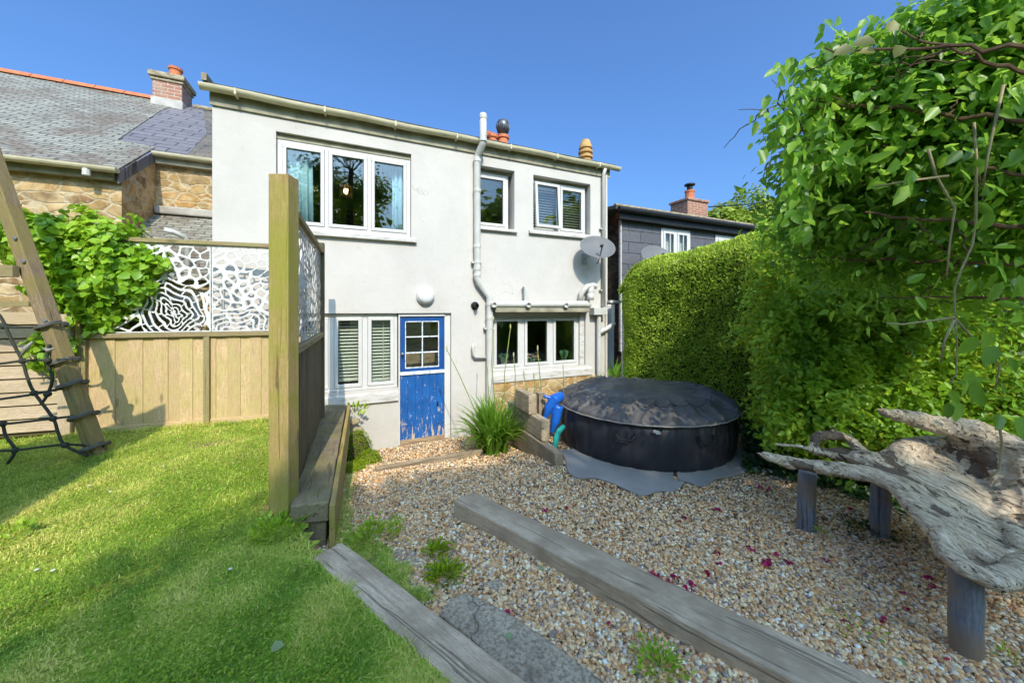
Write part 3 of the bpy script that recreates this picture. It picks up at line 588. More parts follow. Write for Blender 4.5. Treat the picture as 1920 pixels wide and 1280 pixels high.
b=MB(HM); b.box(4.385,4.8,QF+.28,QF+.40,-2.0,.1,off=O); o=b.build('rendered_side_wall',M['render'],bevel=.02); tag(o,'narrow white rendered wall in shadow between the white house and clipped hedge','wall')
# chimneys of the white house
def in_house(b,name,m,par,**k): return b.build(name,m,par,**k)
rz=lambda q:2.73+pit*(q-qa)
b=MB(HM); b.box(3.1,3.75,8.2,8.8,3.0,3.9,off=O); ch=b.wallmap().build('chimney',M['brick'],roof,bevel=.01)
b=MB(HM); b.lathe([(.15,0),(.13,.42),(.16,.43),(.16,.50),(.11,.51)],(3.485,8.5,3.95),16); b.lathe([(.14,0),(.12,.34),(.15,.36),(.15,.44),(.1,.45)],(3.18,8.5,3.98),16)
b.tube([(3.18,8.5,4.34),(3.02,8.42,4.40)],.09,10); b.build('chimney_pot',M['clay'],roof,smooth=False)
b=MB(HM); b.lathe([(.1,0),(.1,.1),(.13,.12),(.17,.22),(.175,.3),(.14,.39),(.06,.44),(0,.45)],(3.485,8.5,4.44),18)
for i in range(14):
    th=i/14*2*math.pi; b.tube([(3.485+.13*math.cos(th),8.5+.13*math.sin(th),4.54),(3.485+.182*math.cos(th+.25),8.5+.182*math.sin(th+.25),4.70),(3.485+.08*math.cos(th+.5),8.5+.08*math.sin(th+.5),4.86)],.012,5)
b.build('spinning_cowl',M['cowl'],roof,smooth=True)
b=MB(HM); b.box(5.0,5.66,7.3,7.9,3.0,3.66,off=O); b.wallmap().build('chimney',M['brick'],roof,bevel=.02)
b=MB(HM); b.lathe([(.17,0),(.17,.08),(.14,.09),(.14,.14),(.18,.15),(.18,.2),(.14,.21),(.14,.26),(.18,.27),(.18,.32),(.14,.33),(.14,.38),(.17,.39),(.16,.44),(.1,.6),(.09,.6),(.09,.5),(0,.5)],(5.33,7.5,3.66),20)
for i in range(8):
    th=i/8*6.283; b.beam((5.33+.165*math.cos(th),7.5+.165*math.sin(th),3.7),(5.33+.165*math.cos(th),7.5+.165*math.sin(th),4.06),.035,.035)
b.build('chimney_pot',M['claybuff'],roof)
# fittings on the wall
t=thing('wall_lamp','round white bulkhead lamp on the wall above the blue door','lamp')
b=MB(HM); b.lathe([(.135,0),(.135,.04),(.12,.06)],(.977,QF-.002,.203),32,(0,-1,0)); b.build('lamp_base',M['upvc'],t,smooth=False,bevel=.006)
b=MB(HM); b.lathe([(.118,0),(.115,.02),(.09,.045),(.05,.058),(0,.062)],(.977,QF-.055,.203),32,(0,-1,0)); b.build('diffuser',M['opal'],t,smooth=True)
t=thing('flue_outlet','small round black flue outlet on the wall beside the soil pipe','flue')
b=MB(HM); b.lathe([(.065,0),(.065,.015),(.05,.02)],(1.76,QF-.002,.06),20,(0,-1,0)); b.build('flange',M['black'],t)
b=MB(HM); b.lathe([(.034,0),(.034,.10),(.026,.101),(.026,.03),(0,.03)],(1.76,QF-.02,.06),16,(0,-1,0)); b.lathe([(.012,0),(.018,.05)],(1.76,QF-.1,.0),10); b.build('flue_tube',M['black'],t)
def dish(name,label,t,q,z,r,face,group=None,mx=HM):
    th=thing(name,label,'satellite dish',group); c=Vector((t,q,z)); face=Vector(face).normalized()
    b=MB(mx); prof=[(r*i/8,.10*(i/8)**2*r*2) for i in range(9)]; prof+= [(r*1.01,.2*r+.006)]+[(r*i/8,.10*(i/8)**2*r*2+.008) for i in range(8,-1,-1)]
    n0=len(b.v); b.lathe(prof,c,36,face); cw=mx@c
    for q_ in range(n0,len(b.v)): v_=b.v[q_]; b.v[q_]=(v_[0],v_[1],cw.z+(v_[2]-cw.z)*.74)
    o=b.build('reflector',M['mesh'],th,smooth=True)
    b=MB(mx); tip=c+face*r*.95+Vector((0,0,-.12)); b.tube([c+Vector((0,0,-r*.85)),c+Vector((0,0,-r*.9))+face*.1,tip],.009,6); b.lathe([(.02,0),(.026,.05),(.02,.08),(0,.08)],tip,10,c-tip); b.build('feed_arm',M['black'],th)
    b=MB(mx); b.tube([c-face*.01,c-face*.07,Vector((t-.05,QF if mx is HM else q+.3,z-.16))],.016,8); b.box(t-.10,t,QF-.012,QF-.002,z-.24,z-.06) if mx is HM else None; b.build('bracket',M['steel'],th)
    return th
dish('satellite_dish','oval grey satellite dish fixed to the white house wall beside the corner downpipe',3.92,QF-.30,1.08,.32,(-.25,-.9,.42))
# blinds, curtains, plants on the sill
def blind(t0,t1,z0,z1,q,label,pitch=.047,tilt=35,cord=None):
    th=thing('venetian_blind',label,'blind','white venetian blinds in the windows'); b=MB(HM); b.box(t0,t1,q,q+.04,z1-.03,z1); b.build('head_rail',M['blind'],th)
    b=MB(HM); z=z0+.02; s=math.sin(R(tilt))*.022; c=math.cos(R(tilt))*.022
    while z<z1-.04: b.add([(t0,q+.02-c,z-s),(t1,q+.02-c,z-s),(t1,q+.02+c,z+s),(t0,q+.02+c,z+s),(t0,q+.02-c,z-s+.003),(t1,q+.02-c,z-s+.003),(t1,q+.02+c,z+s+.003),(t0,q+.02+c,z+s+.003)],[(0,1,2,3),(7,6,5,4),(0,4,5,1),(2,6,7,3),(1,5,6,2),(0,3,7,4)]); z+=pitch
    b.build('slats',M['blind'],th,recalc=False)
    b=MB(HM); b.box(t0,t1,q,q+.035,z0-.01,z0+.012); b.build('bottom_rail',M['blind'],th)
    if cord: b=MB(HM); b.box(cord,cord+.012,q-.006,q-.003,z0,z1); b.build('ladder_tape',M['blind'],th)
qb_=QF+.16
blind(-.68,-.32,-1.08,-.13,qb_,'white venetian blind in the ground floor window hidden behind the lattice fence')
blind(-.27,.07,-1.02,-.13,qb_,'white venetian blind in the ground floor window nearest the lattice fence')
blind(.14,.52,-1.05,-.13,qb_,'white venetian blind in the ground floor window next to the blue door',cord=.38)
blind(2.88,3.36,1.45,2.2,QF+.20,'white venetian blind behind the open casement of the small upstairs window',tilt=20)
blind(3.42,3.92,1.45,2.2,QF+.20,'white venetian blind behind the fixed pane nearest the satellite dish',tilt=20)
def curtain(t0,t1,z0,z1,q,label):
    b=MB(HM); n=26; vs_=[];fs=[]
    for k,z in enumerate((z0,z1)):
        for i in range(n+1):
            x=lerp(t0,t1,i/n); vs_.append((x+(.02 if k==0 else 0)*math.sin(i),q+.03*math.sin(i/n*math.pi*7)*(1 if k else .7),z))
    for i in range(n): fs.append((i,i+1,n+2+i,n+1+i))
    b.add(vs_,fs); o=b.build('curtain',M['curtain'],smooth=True,recalc=False); so=o.modifiers.new('s','SOLIDIFY'); so.thickness=.004; tag(o,label,'curtain','pale blue curtains upstairs')
curtain(-.90,-.55,1.0,2.28,QF+.22,'pale blue curtain at the post side of the upstairs window'); curtain(.52,.76,1.0,2.28,QF+.22,'pale blue curtain at the soil pipe side of the upstairs window')
t=thing('pendant_lamp','lit pendant lamp with brown wire shade inside the upstairs window','lamp')
b=MB(HM); b.lathe([(.095,0),(.095,.008),(.088,.008)],(-.13,QF+.75,1.75),18); b.lathe([(.095,0),(.095,.008),(.088,.008)],(-.13,QF+.75,1.95),18)
for i in range(14): th=i/14*6.283; b.tube([(-.13+.092*math.cos(th),QF+.75+.092*math.sin(th),1.75),(-.13+.092*math.cos(th+.4),QF+.75+.092*math.sin(th+.4),1.96)],.006,5)
b.tube([(-.13,QF+.75,1.9),(-.13,QF+.75,2.44)],.005,5); b.build('lamp_shade',M['brass'],t)
b=MB(HM); b.lathe([(.0,0),(.03,.02),(.04,.05),(.03,.09),(0,.1)],(-.13,QF+.75,1.82),12); b.build('bulb',M['bulb'],t,smooth=True)
def potplant(t,z,label):
    th=thing('potted_plant',label,'houseplant','green pot plants on the kitchen windowsill'); c=(t,QF+.20,z)
    b=MB(HM); b.lathe([(.035,0),(.048,.085),(.05,.09),(.043,.09),(.04,.05),(0,.05)],c,16); b.build('pot',M['upvc'],th,smooth=False)
    n=260; a=rng.uniform(0,6.283,n); r=rng.uniform(0,.9,n); base=np.array([c]*n)+np.stack([.02*np.cos(a),.02*np.sin(a),np.full(n,.08)],1)
    d=np.stack([np.cos(a)*r*.5,np.sin(a)*r*.5,np.ones(n)],1); nr=np.stack([-np.sin(a),np.cos(a),np.zeros(n)],1)
    h=np.array(HM.to_3x3()); leaves('foliage',base@h.T,d@h.T,nr@h.T,rng.uniform(.12,.2,n),M['potgreen'],th,T6n*np.array([1,.35,1]))
M['potgreen']=leafmat('pot plant leaf',(.10,.24,.12),(.17,.36,.20),(.28,.48,.30),.2)
ww=(3.80-2.064-.1-.15)/3
potplant(2.30+.05,-1.02,'tufty green plant in a white pot behind the left kitchen window pane'); potplant(3.56,-1.02,'tufty green plant in a white pot behind the right kitchen window pane')
t=thing('flower_vase','small vase of pink and green flowers on the kitchen windowsill','vase')
b=MB(HM); b.lathe([(.03,0),(.045,.04),(.03,.09),(.035,.1)],(2.86,QF+.2,-1.02),14); b.build('vase',M['glass'],t,smooth=True)
pp=[];dd=[]
for i in range(60): pp.append(HM@Vector((2.86+random.gauss(0,.07),QF+.2+random.gauss(0,.04),-.88+random.gauss(0,.05)))); dd.append((random.gauss(0,1),random.gauss(0,1),random.gauss(0,.6)))
leaves('stems',np.array(pp),np.array(dd),jit(60,1),.05,M['potgreen'],t)
M['bloom']=leafmat('pink bloom',(.55,.25,.18),(.7,.4,.3),(.75,.6,.3),.2)
pp=[HM@Vector((2.86+random.choice((-.1,-.07,.05,.1,.12))+random.gauss(0,.012),QF+.17+random.gauss(0,.02),-.85+random.choice((-.04,0,.03,.05))+random.gauss(0,.012))) for i in range(70)]
leaves('blooms',np.array(pp),jit(70,1),jit(70,1),.035,M['bloom'],t,T6w)
# ---------------------------------------------------------------- stone cottage on the left
cot=thing('stone_cottage','old rubble stone cottage with slate roof behind the ivy covered fence','house')
K=.69; rzq=lambda q:1.88+K*(q-6.5)
b=MB(HM)
for k in ([(-16,6.5,-2.3),(-2.87,6.5,-2.3),(-2.87,6.5,1.90),(-16,6.5,1.90)],[(-2.87,6.5,-2.3),(-2.87,7.4,-2.3),(-2.87,7.4,2.5),(-2.87,6.5,1.88)],[(-2.87,7.4,-2.3),(-1.5,7.4,-2.3),(-1.5,7.4,2.5),(-2.87,7.4,2.5)]): b.add(k,[(0,1,2,3)],off=O)
b.build('wall',M['stone'],cot,recalc=False)
def slope(pts,lift=.0,th=.03):                                     # roof polygon from (along, away) corners
    b=MB(HM); n=len(pts); top=[(t,q,rzq(q)+lift) for t,q in pts]; bot=[(t,q,rzq(q)+lift-th) for t,q in pts]; c=1/math.cos(math.atan(K))
    rest=[(t,(q-6)*c,0) for t,q in pts]*2
    b.add(top+bot,[tuple(range(n)),tuple(range(2*n-1,n-1,-1))]+[(i,(i+1)%n,n+(i+1)%n,n+i) for i in range(n)],rest,off=O); return b
rf=slope([(-16,6.36),(-2.85,6.36),(-2.88,7.42),(-3.36,7.5),(-3.66,9.62),(-3.66,10.47),(-16,10.47)],.05).build('roof',M['slate'],cot)
slope([(-2.92,7.3),(-2.45,7.3),(-2.6,8.6),(-3.2,10.4),(-3.7,10.44),(-3.7,9.6),(-3.4,7.5)],.035).build('roof_patch',M['slate_new'],cot)
slope([(-2.5,7.3),(-1.4,7.3),(-1.4,10.47),(-3.25,10.47),(-2.65,8.6)],.03).build('roof_section',M['slate_moss'],cot)
b=MB(HM)
for i in range(26):
    x=-15.6+i*.46
    if x+.45>-3.98: break
    b.prism([(x,10.37,rzq(10.4)+.07),(x,10.47,rzq(10.4)+.18),(x,10.57,rzq(10.4)+.07)],(.45,0,0))
b.build('ridge_tiles',M['clay'],rf,bevel=.008)
b=MB(HM); b.box(-3.4,-1.5,10.37,10.57,rzq(10.4)+.03,rzq(10.4)+.12); b.build('mortar_ridge',M['cap'],rf,bevel=.03)
for (x0,x1,q,z) in ((-15,-2.83,6.32,1.83),(-2.84,-1.62,7.24,2.42)):
    b=MB(HM); vs_=[];fs=[]
    for i,x in enumerate((x0,x1)):
        for j in range(9): th=math.pi+math.pi*j/8; vs_.append((x,q+.058*math.cos(th),z+.06*math.sin(th)))
        for j in range(9): th=math.pi+math.pi*j/8; vs_.append((x,q+.05*math.cos(th),z+.052*math.sin(th)))
    for k in (0,9):
        for j in range(8): fs.append((k+j,k+j+1,k+19+j,k+18+j))
    fs+=[(0,9,27,18),(8,17,35,26)]+[(18+j,19+j,28+j,27+j) for j in range(8)]+[tuple(range(18,27))]
    b.add(vs_,fs); b.build('gutter',M['gutter'],cot)
b=MB(HM); b.box(-15,-2.9,6.40,6.497,1.70,1.83); b.box(-2.84,-1.6,7.3,7.397,2.28,2.42); b.build('fascia',M['soffit'],cot)
b=MB(HM); b.tube([(-3.12,6.32,1.80),(-3.12,6.32,1.70)],.04,10); b.build('gutter_outlet',M['pipe'],cot)
b=MB(HM)
for i in range(7): q=6.4+i*.145; b.prism([(-2.868,q,rzq(q)+.02),(-2.868,q+.14,rzq(q+.14)+.02),(-2.868,q+.14,rzq(q+.14)-.16),(-2.868,q,rzq(q)-.15)],(.02+.004*(i%2),0,0))
b.build('verge_slates',M['slate_new'],rf,bevel=.003)
# chimney
b=MB(HM); b.box(-3.98,-3.48,10.1,10.64,3.9,5.0,off=O); c1=b.wallmap().build('chimney',M['brick'],rf,bevel=.015)
b=MB(HM); b.box(-4.01,-3.45,10.07,10.67,4.93,4.98); b.box(-4.04,-3.42,10.04,10.70,5.0,5.11); b.build('chimney_cap',M['cap'],rf,bevel=.02)
b=MB(HM); b.box(-4.0,-3.46,10.07,10.67,4.05,4.56); b.build('flashing',M['lead'],rf,bevel=.02)
b=MB(HM); b.lathe([(.11,0),(.105,.16),(.125,.17),(.125,.22),(.09,.225),(.09,.1),(0,.1)],(-3.66,10.3,5.14),18); b.build('chimney_pot',M['clay'],rf)
# lean-to roof in front
b=MB(HM); c=1/math.cos(math.atan(.66)); z_=lambda q:1.50-.66*(7.38-q)
b.add([(-3.1,5.75,z_(5.75)),(-1.62,5.75,z_(5.75)),(-1.62,7.38,z_(7.38)),(-3.1,7.38,z_(7.38)),(-3.1,5.75,z_(5.75)-.05),(-1.62,5.75,z_(5.75)-.05),(-1.62,7.38,z_(7.38)-.05),(-3.1,7.38,z_(7.38)-.05)],[(0,1,2,3),(7,6,5,4),(0,4,5,1),(1,5,6,2),(3,7,4,0)],[(t,(q-5)*c,0) for t,q in ((-3.1,5.75),(-1.62,5.75),(-1.62,7.38),(-3.1,7.38))]*2,off=O)
b.build('lean_to_roof',M['slate'],cot); b=MB(HM); b.box(-2.86,-1.63,7.30,7.395,1.50,1.62); b.build('lean_to_flashing',M['lead'],cot,bevel=.02)
b=MB(HM); b.box(-3.0,-1.63,5.85,5.95,-2.2,z_(5.85)-.06,off=O); b.build('lean_to_wall',M['stone'],cot)
b=MB(HM); b.box(-2.75,-1.9,5.80,5.845,-1.4,.1); b.build('lean_to_glazing',M['glass'],cot); b=MB(HM)
for x in (-2.8,-2.33,-1.88): b.box(x,x+.06,5.785,5.84,-1.5,.12)
b.box(-2.8,-1.82,5.78,5.79,.1,.17); b.build('lean_to_frame',M['upvc'],cot)
b=MB(HM); b.tube([(-1.98,5.9,.30),(-1.98,5.9,.86),(-2.0,5.86,.93),(-2.08,5.8,.97),(-2.16,5.78,.985)],.03,10); b.build('vent_pipe',M['pipe'],cot,smooth=True)
# ---------------------------------------------------------------- black slate-hung house on the right
bk=thing('slate_hung_house','low house with black slate cladding beyond the clipped hedge','house'); QB=6.7
b=facade(5.78,13.4,-2,2.20,QB,[(7.02,8.06,.9,2.06),(9.0,10.8,.9,2.05)],.2,M['clad'],'wall',bk)
# remap rest so brick texture runs on the wall plane
b.r=[(x[0],x[2],0) for x in b.r]; b.build('wall',M['clad'],bk,recalc=False)
b=MB(HM); b.add([(5.78,QB,-2),(5.78,QB+5,-2),(5.78,QB+5,2.3),(5.78,QB,2.3)],[(0,1,2,3)],off=O); b.add([(4.6,QB+.9,-2),(5.9,QB+.9,-2),(5.9,QB+.9,2.25),(4.6,QB+.9,2.25)],[(0,1,2,3)],off=O); b.build('side_wall',M['stone_dark'],bk,recalc=False)
b=MB(HM); b.box(5.745,5.775,QB-.02,QB+.05,-1,2.15); b.build('edge_board',M['sill'],bk,bevel=.004)
bw=window(7.03,8.05,.95,2.05,QB-.02,2,bk,fw=.07,mw=.07,sash=.06)
b=MB(HM)
for x in (7.33,7.79): b.box(x-.012,x+.012,QB-.028,QB+.0,1.1,1.95)
for z in (1.42,): b.box(7.12,7.97,QB-.027,QB+.0,z-.012,z+.012)
b.build('glazing_bars',M['upvc'],bw)
b=MB(HM); b.box(7.05,8.03,QB+.15,QB+.17,.95,2.05); b.build('net_curtain',M['blind'],bk)
bw=window(9.01,10.79,.95,2.04,QB-.02,2,bk,fw=.1,mw=.1,sash=.06); b=MB(HM); b.box(9.05,10.75,QB+.12,QB+.14,.95,2.0); b.build('net_curtain',M['blind'],bk)
b=MB(HM); b.add([(5.45,QB-.2,2.30),(13.6,QB-.2,2.30),(13.6,QB+5,3.0),(5.45,QB+5,3.0),(5.45,QB-.2,2.38),(13.6,QB-.2,2.38),(13.6,QB+5,3.08),(5.45,QB+5,3.08)],[(3,2,1,0),(4,5,6,7),(0,1,5,4),(1,2,6,5),(2,3,7,6),(3,0,4,7)],off=O); br=b.build('roof',M['felt'],bk)
b=MB(HM); b.tube([(5.5,QB-.24,2.30),(13.6,QB-.24,2.30)],.055,10); b.box(5.6,13.4,QB-.16,QB-.003,2.10,2.25); b.build('gutter',M['black'],bk)
b=MB(HM); b.box(5.46,13.5,QB-.19,QB-.10,2.385,2.43); b.build('roof_edge',M['cap'],br,bevel=.01)
b=MB(HM); b.box(4.7,5.5,QB+.5,QB+1.2,2.1,2.75); b.build('ridge_end',M['clay'],br,bevel=.05)
b=MB(HM); b.box(10.0,10.95,8.4,9.1,2.6,3.60,off=O); b.box(9.96,10.99,8.36,9.14,3.60,3.68,off=O); b.r=[(x[0]*.7+x[1]*.7,x[2],0) for x in b.r]; b.build('chimney',M['brick'],br,bevel=.01)
b=MB(HM); b.lathe([(.16,0),(.14,.3),(.16,.31),(.16,.36),(0,.36)],(10.45,8.7,3.68),14); b.build('chimney_pot',M['clay'],br)
b=MB(HM); b.tube([(10.45,8.7,4.0),(10.45,8.7,4.2)],.09,10); b.lathe([(.0,0),(.17,0),(.17,.04),(0,.09)],(10.45,8.7,4.22),14); b.build('chimney_cowl',M['black'],br)
dish('satellite_dish','grey satellite dish half hidden behind the hedge in front of the black house',6.33,QB-.5,1.20,.38,(-.2,-.9,.42))
# ---------------------------------------------------------------- lace screens and fences
def lace(width,height,rose,seed,cell=.0062,w0=.027):
    r=random.Random(seed); pts=[]
    for (rx,ry,R0) in rose:
        for k,(rad,nn) in enumerate(((0,1),(.05,5),(.11,7),(.18,9),(.26,11),(.35,13))):
            if rad>R0: break
            for i in range(nn): a=(i+.5*k)/nn*6.283+r.uniform(-.12,.12); pts.append((rx+rad*math.cos(a),ry+rad*math.sin(a)))
    tries=0
    while tries<1200:
        tries+=1; x=r.uniform(-.05,width+.05); y=r.uniform(-.05,height+.05)
        if any((x-rx)**2+(y-ry)**2<(R0+.05)**2 for rx,ry,R0 in rose): continue
        if all((x-a)**2*.6+(y-b_)**2*1.3<0 or ((x-a)**2*.7+(y-b_)**2*1.3)>.0062 for a,b_ in pts): pts.append((x,y))
    S=np.array(pts); nx=int(width/cell); ny=int(height/cell)
    X,Y=np.meshgrid((np.arange(nx)+.5)*cell,(np.arange(ny)+.5)*cell,indexing='ij')
    XX=X+.03*np.sin(Y*11+X*5)+.010*np.sin(Y*31); YY=Y+.03*np.sin(X*12-Y*4)+.010*np.sin(X*27)
    dx=np.sqrt((XX[...,None]-S[:,0])**2+(YY[...,None]-S[:,1])**2); dx.sort(axis=2); e=(dx[...,1]-dx[...,0])
    wv=w0*(1+.45*np.sin(X*9+Y*7+seed))
    rr=np.zeros(e.shape,bool); ins=np.zeros(e.shape,bool)
    for (rx,ry,R0) in rose:
        ax=XX-rx; ay=YY-ry; rad=np.sqrt(ax*ax+ay*ay); th=np.arctan2(ay,ax); rg=np.floor(rad/.055); val=rad/.055+.32*np.sin(th*5+rg*0)+.22*np.sin(th*3+2+rad*14); fr_=val-np.floor(val); k_=np.floor(val)
        arc=(fr_<.36)|(rad<.018); con=np.abs(np.sin(th*(2.5+k_*.5)+k_*1.9))<.11+.006/(rad+.03)
        inz=rad<R0; ins|=inz; rr|=inz&(arc|con)
    keep=((e<wv)&~ins)|rr|(X<.015)|(X>width-.015)|(Y<.015)|(Y>height-.015)
    idx=-np.ones((nx+1,ny+1),int); need=np.zeros((nx+1,ny+1),bool)
    need[:-1,:-1]|=keep; need[1:,:-1]|=keep; need[:-1,1:]|=keep; need[1:,1:]|=keep
    ids=np.argwhere(need); idx[need]=np.arange(len(ids)); v=np.stack([ids[:,0]*cell,ids[:,1]*cell],1)
    c=np.argwhere(keep); f=np.stack([idx[c[:,0],c[:,1]],idx[c[:,0]+1,c[:,1]],idx[c[:,0]+1,c[:,1]+1],idx[c[:,0],c[:,1]+1]],1)
    return v,f
def lace_obj(a,dirv,z0,width,height,rose,seed,m,parent,flip=False):
    v,f=lace(width,height,rose,seed); dirv=Vector(dirv).normalized(); P3=np.array([[a[0]+dirv.x*x,a[1]+dirv.y*x,z0+y] for x,y in v])
    o=fast('screen_panel',P3,4,f.reshape(-1),m,parent); s=o.modifiers.new('s','SOLIDIFY'); s.thickness=.004; s.offset=0; return o
# left fence
LA=Vector((-4.41,3.86,0)); LD=Vector((1.46,.45,0)).normalized()
LM=Matrix((LD,Vector((-LD.y,LD.x,0)),Z)).transposed().to_4x4(); LM.translation=LA
def lx(px):                                                       # distance along the left fence for a photo column
    u=(px-960)/F; return (u*LA.y-LA.x)/(LD.x-u*LD.y)
def board_fence(x0,x1,name,label):
    th=thing(name,label,'fence'); b=MB(LM); x=x0; i=0
    while x<x1-.02:
        wd=random.uniform(.105,.125); x2=min(x+wd,x1); o_=.0 if i%2 else .010
        b.box(x,x2+.01,o_-.012,o_+.004,-1.27+random.uniform(-.004,.004),-.31,longz=True); x=x2; i+=1
    b.build('board_panel',M['fence'],th,bevel=.002)
    b=MB(LM); b.box(x0-.02,x1,-.045,.05,-.31,-.262); b.build('top_rail',M['rail'],th,bevel=.004)
    b=MB(LM); b.box(x0,x1,-.03,.03,-1.34,-1.265); b.build('bottom_rail',M['fence'],th,bevel=.004)
    return th
xa,xm,xb=lx(160),lx(391),lx(503)+.35
bf=board_fence(xa,xb,'board_fence','pale vertical board fence under the white rose screen at the back of the lawn')
b=MB(LM); b.box(xm-.028,xm+.028,-.055,-.013,-1.30,-.315,longz=True); b.build('stile',M['rail'],bf,bevel=.003)
b=MB(LM); b.box(xa-.03,xa+.03,-.05,.03,-1.36,-.315,longz=True); b.build('stile',M['rail'],bf,bevel=.003)
b=MB(LM); b.box(lx(185)-.35,xb,-.03,.03,.745,.79); b.build('screen_rail',M['rail'],bf,bevel=.004)
xl=lx(175); xr_=lx(396)
for (x0,x1,rose,seed) in ((xl,xr_,[(xr_-xl-.36,.24,.33)],3),(xr_+.006,xb-.02,[(.25,-.1,.36)],8)):
    a=LM@Vector((x0,0,0)); lace_obj(a,LD,-.258,x1-x0,1.0,rose,seed,M['aluscreen'],bf)
b=MB(LM); xp=lx(133); b.box(xp-.05,xp+.05,-.09,.01,-1.5,-.05,longz=True); o=b.build('fence_post',M['fence_slat'],bevel=.006); tag(o,'square timber fence post under the creeper between slatted and boarded fences','fence post')
b=MB(LM); b.box(xp+.062,xp+.10,-.05,.03,-1.45,-.1,longz=True); o=b.build('fence_post',M['post'],bevel=.004); tag(o,'thin green stained timber post at the end of the boarded fence','fence post')
sf=thing('slat_fence','bleached fence of wide horizontal slats behind the climbing net','fence')
b=MB(LM)
z=-1.26
while z<-.06:
    b.prism([(xp-2.9,-.01,z),(xp-2.9,-.03,z+.004),(xp-2.9,-.012,z+.126),(xp-2.9,.0,z+.128)],(2.84,0,0)); z+=.138
b.build('slat_panel',M['fence_slat'],sf,bevel=.002)
b=MB(LM); b.box(xp-2.9,xp-.06,.005,.02,-1.3,-.05); b.build('backing_boards',M['slatdark'],sf)
b=MB(LM); b.box(xp-1.45,xp-1.37,.02,.09,-1.5,.0,longz=True); b.build('post',M['rail'],sf)
# lattice fence running to the house
PA=Vector((-1.505,2.42,0)); PB=Vector((-2.235,4.16,0)); PD=(PB-PA).normalized(); PLn=(PB-PA).length
PM=Matrix((PD,Vector((-PD.y,PD.x,0)),Z)).transposed().to_4x4(); PM.translation=PA
b=MB(); b.M=HM
pq=Vector((-1.59,2.33,0)); pt=pq.dot(D); pqq=pq.dot(N)
b=MB(); b.box(-1.592,-1.462,2.33,2.45,-1.55,.888,longz=True); o=b.build('gate_post',M['post'],bevel=.006); tag(o,'tall thick green stained square timber post at the near end of the lattice fence','post')
pf=thing('lattice_fence','side on fence with lacy screen over dark slats running to the house','fence')
b=MB(PM); b.box(.0,.04,-.03,.03,-1.4,.70,longz=True); b.build('stile',M['post'],pf,bevel=.003)
b=MB(PM); b.box(.0,PLn,-.035,.035,.66,.70); b.build('top_rail',M['rail'],pf,bevel=.004)
b=MB(PM); b.box(.04,PLn,-.035,.035,-.32,-.27); b.build('middle_rail',M['rail'],pf,bevel=.004)
b=MB(PM); b.box(.04,PLn,-.02,.02,-1.36,-1.31); x=.045
while x<PLn-.05: b.box(x,x+.075,-.012,.012,-1.36,-.32,longz=True); x+=.092
b.build('slat_panel',M['slatdark'],pf,bevel=.002)
lace_obj(PM@Vector((.045,0,0)),PD,-.268,PLn-.05,.925,[(.7,.45,.33)],21,M['lacegrey'],pf)
b=MB(PM); b.box(PLn,PLn+.08,-.04,.04,-1.6,.78,longz=True); b.build('corner_post',M['slatdark'],pf,bevel=.005)
# ---------------------------------------------------------------- sleepers
def sleeper(corners,ztop,h,m,name,label,group=None,seg=6,tilt=None,bev=.012):
    """four plan corners (near-left, near-right, far-right, far-left) seen from the lawn"""
    mb=MB(); c=[Vector((x,y,0)) for x,y in corners]; L=((c[3]-c[0]).length+(c[2]-c[1]).length)/2; W=(c[1]-c[0]).length; vs_=[];rs=[];fs=[]; n=max(2,int(L/.12))
    for i in range(n+1):
        t=i/n; a=c[0].lerp(c[3],t); b_=c[1].lerp(c[2],t); zt=ztop if not hasattr(ztop,'__len__') else lerp(ztop[0],ztop[1],t)
        for k,(p,z,yy,zz) in enumerate(((a,zt-h,0,0),(b_,zt-h,W,0),(b_,zt,W,h),(a,zt,0,h))):
            j=Vector((random.uniform(-1,1),random.uniform(-1,1),random.uniform(-1,1)))*.004
            vs_.append(Vector((p.x,p.y,z))+j); rs.append((t*L,yy,zz))
        if i:
            k=4*i
            for j in range(4): fs.append((k-4+j,k-4+(j+1)%4,k+(j+1)%4,k+j))
    fs.append((3,2,1,0)); k=4*n; fs.append((k,k+1,k+2,k+3)); mb.add(vs_,fs,rs); o=mb.build(name,m,bevel=bev,bseg=3); tag(o,label,'sleeper',group); return o
gs='old timber sleepers edging the terraces'
sleeper([(-1.433,2.30),(-1.205,2.35),(-2.22,4.78),(-2.50,4.76)],-1.27,.125,M['sleeper2'],'timber_sleeper','damp dark sleeper capping the low wall beneath the lattice fence',gs)
sleeper([(-1.42,2.33),(-1.235,2.37),(-2.24,4.78),(-2.48,4.76)],-1.398,.30,M['sleeper2'],'timber_sleeper','dark sleeper under the capping sleeper of the low wall, mostly hidden',gs)
b=MB(); b.beam((-1.175,2.33,-1.45),(-2.185,4.78,-1.45),.035,.34); o=b.build('edging_board',M['post'],bevel=.004); tag(o,'thin green stained edging board along the gravel side of the low sleeper wall','board')
b=MB(); b.box(-1.50,-1.37,2.30,2.5,-1.60,-1.40); o=b.build('concrete_block',M['cap'],bevel=.01); tag(o,'rough grey concrete block at the foot of the tall green post','block')
sleeper([(.62,.90),(.467,.80),(-1.113,1.985),(-1.01,2.115)],-1.372,.14,M['sleeper'],'timber_sleeper','bleached cracked sleeper lying between the lawn and the flagstone',gs)
sleeper([(1.62,.90),(1.82,1.03),(-.30,2.79),(-.44,2.67)],[-1.41,-1.42],.19,M['sleeper'],'timber_sleeper','long weathered sleeper running diagonally across the gravel',gs)
ux=Vector((-.4027,.9153))
def stack(p,L,z0,z1,label):
    p=Vector(p); a=p; e=p+ux*L; r=Vector((.105*.915,.105*.4027)); sleeper([tuple(a),tuple(a+r),tuple(e+r),tuple(e)],z1,z1-z0,M['sleeper3'],'timber_sleeper',label,gs)
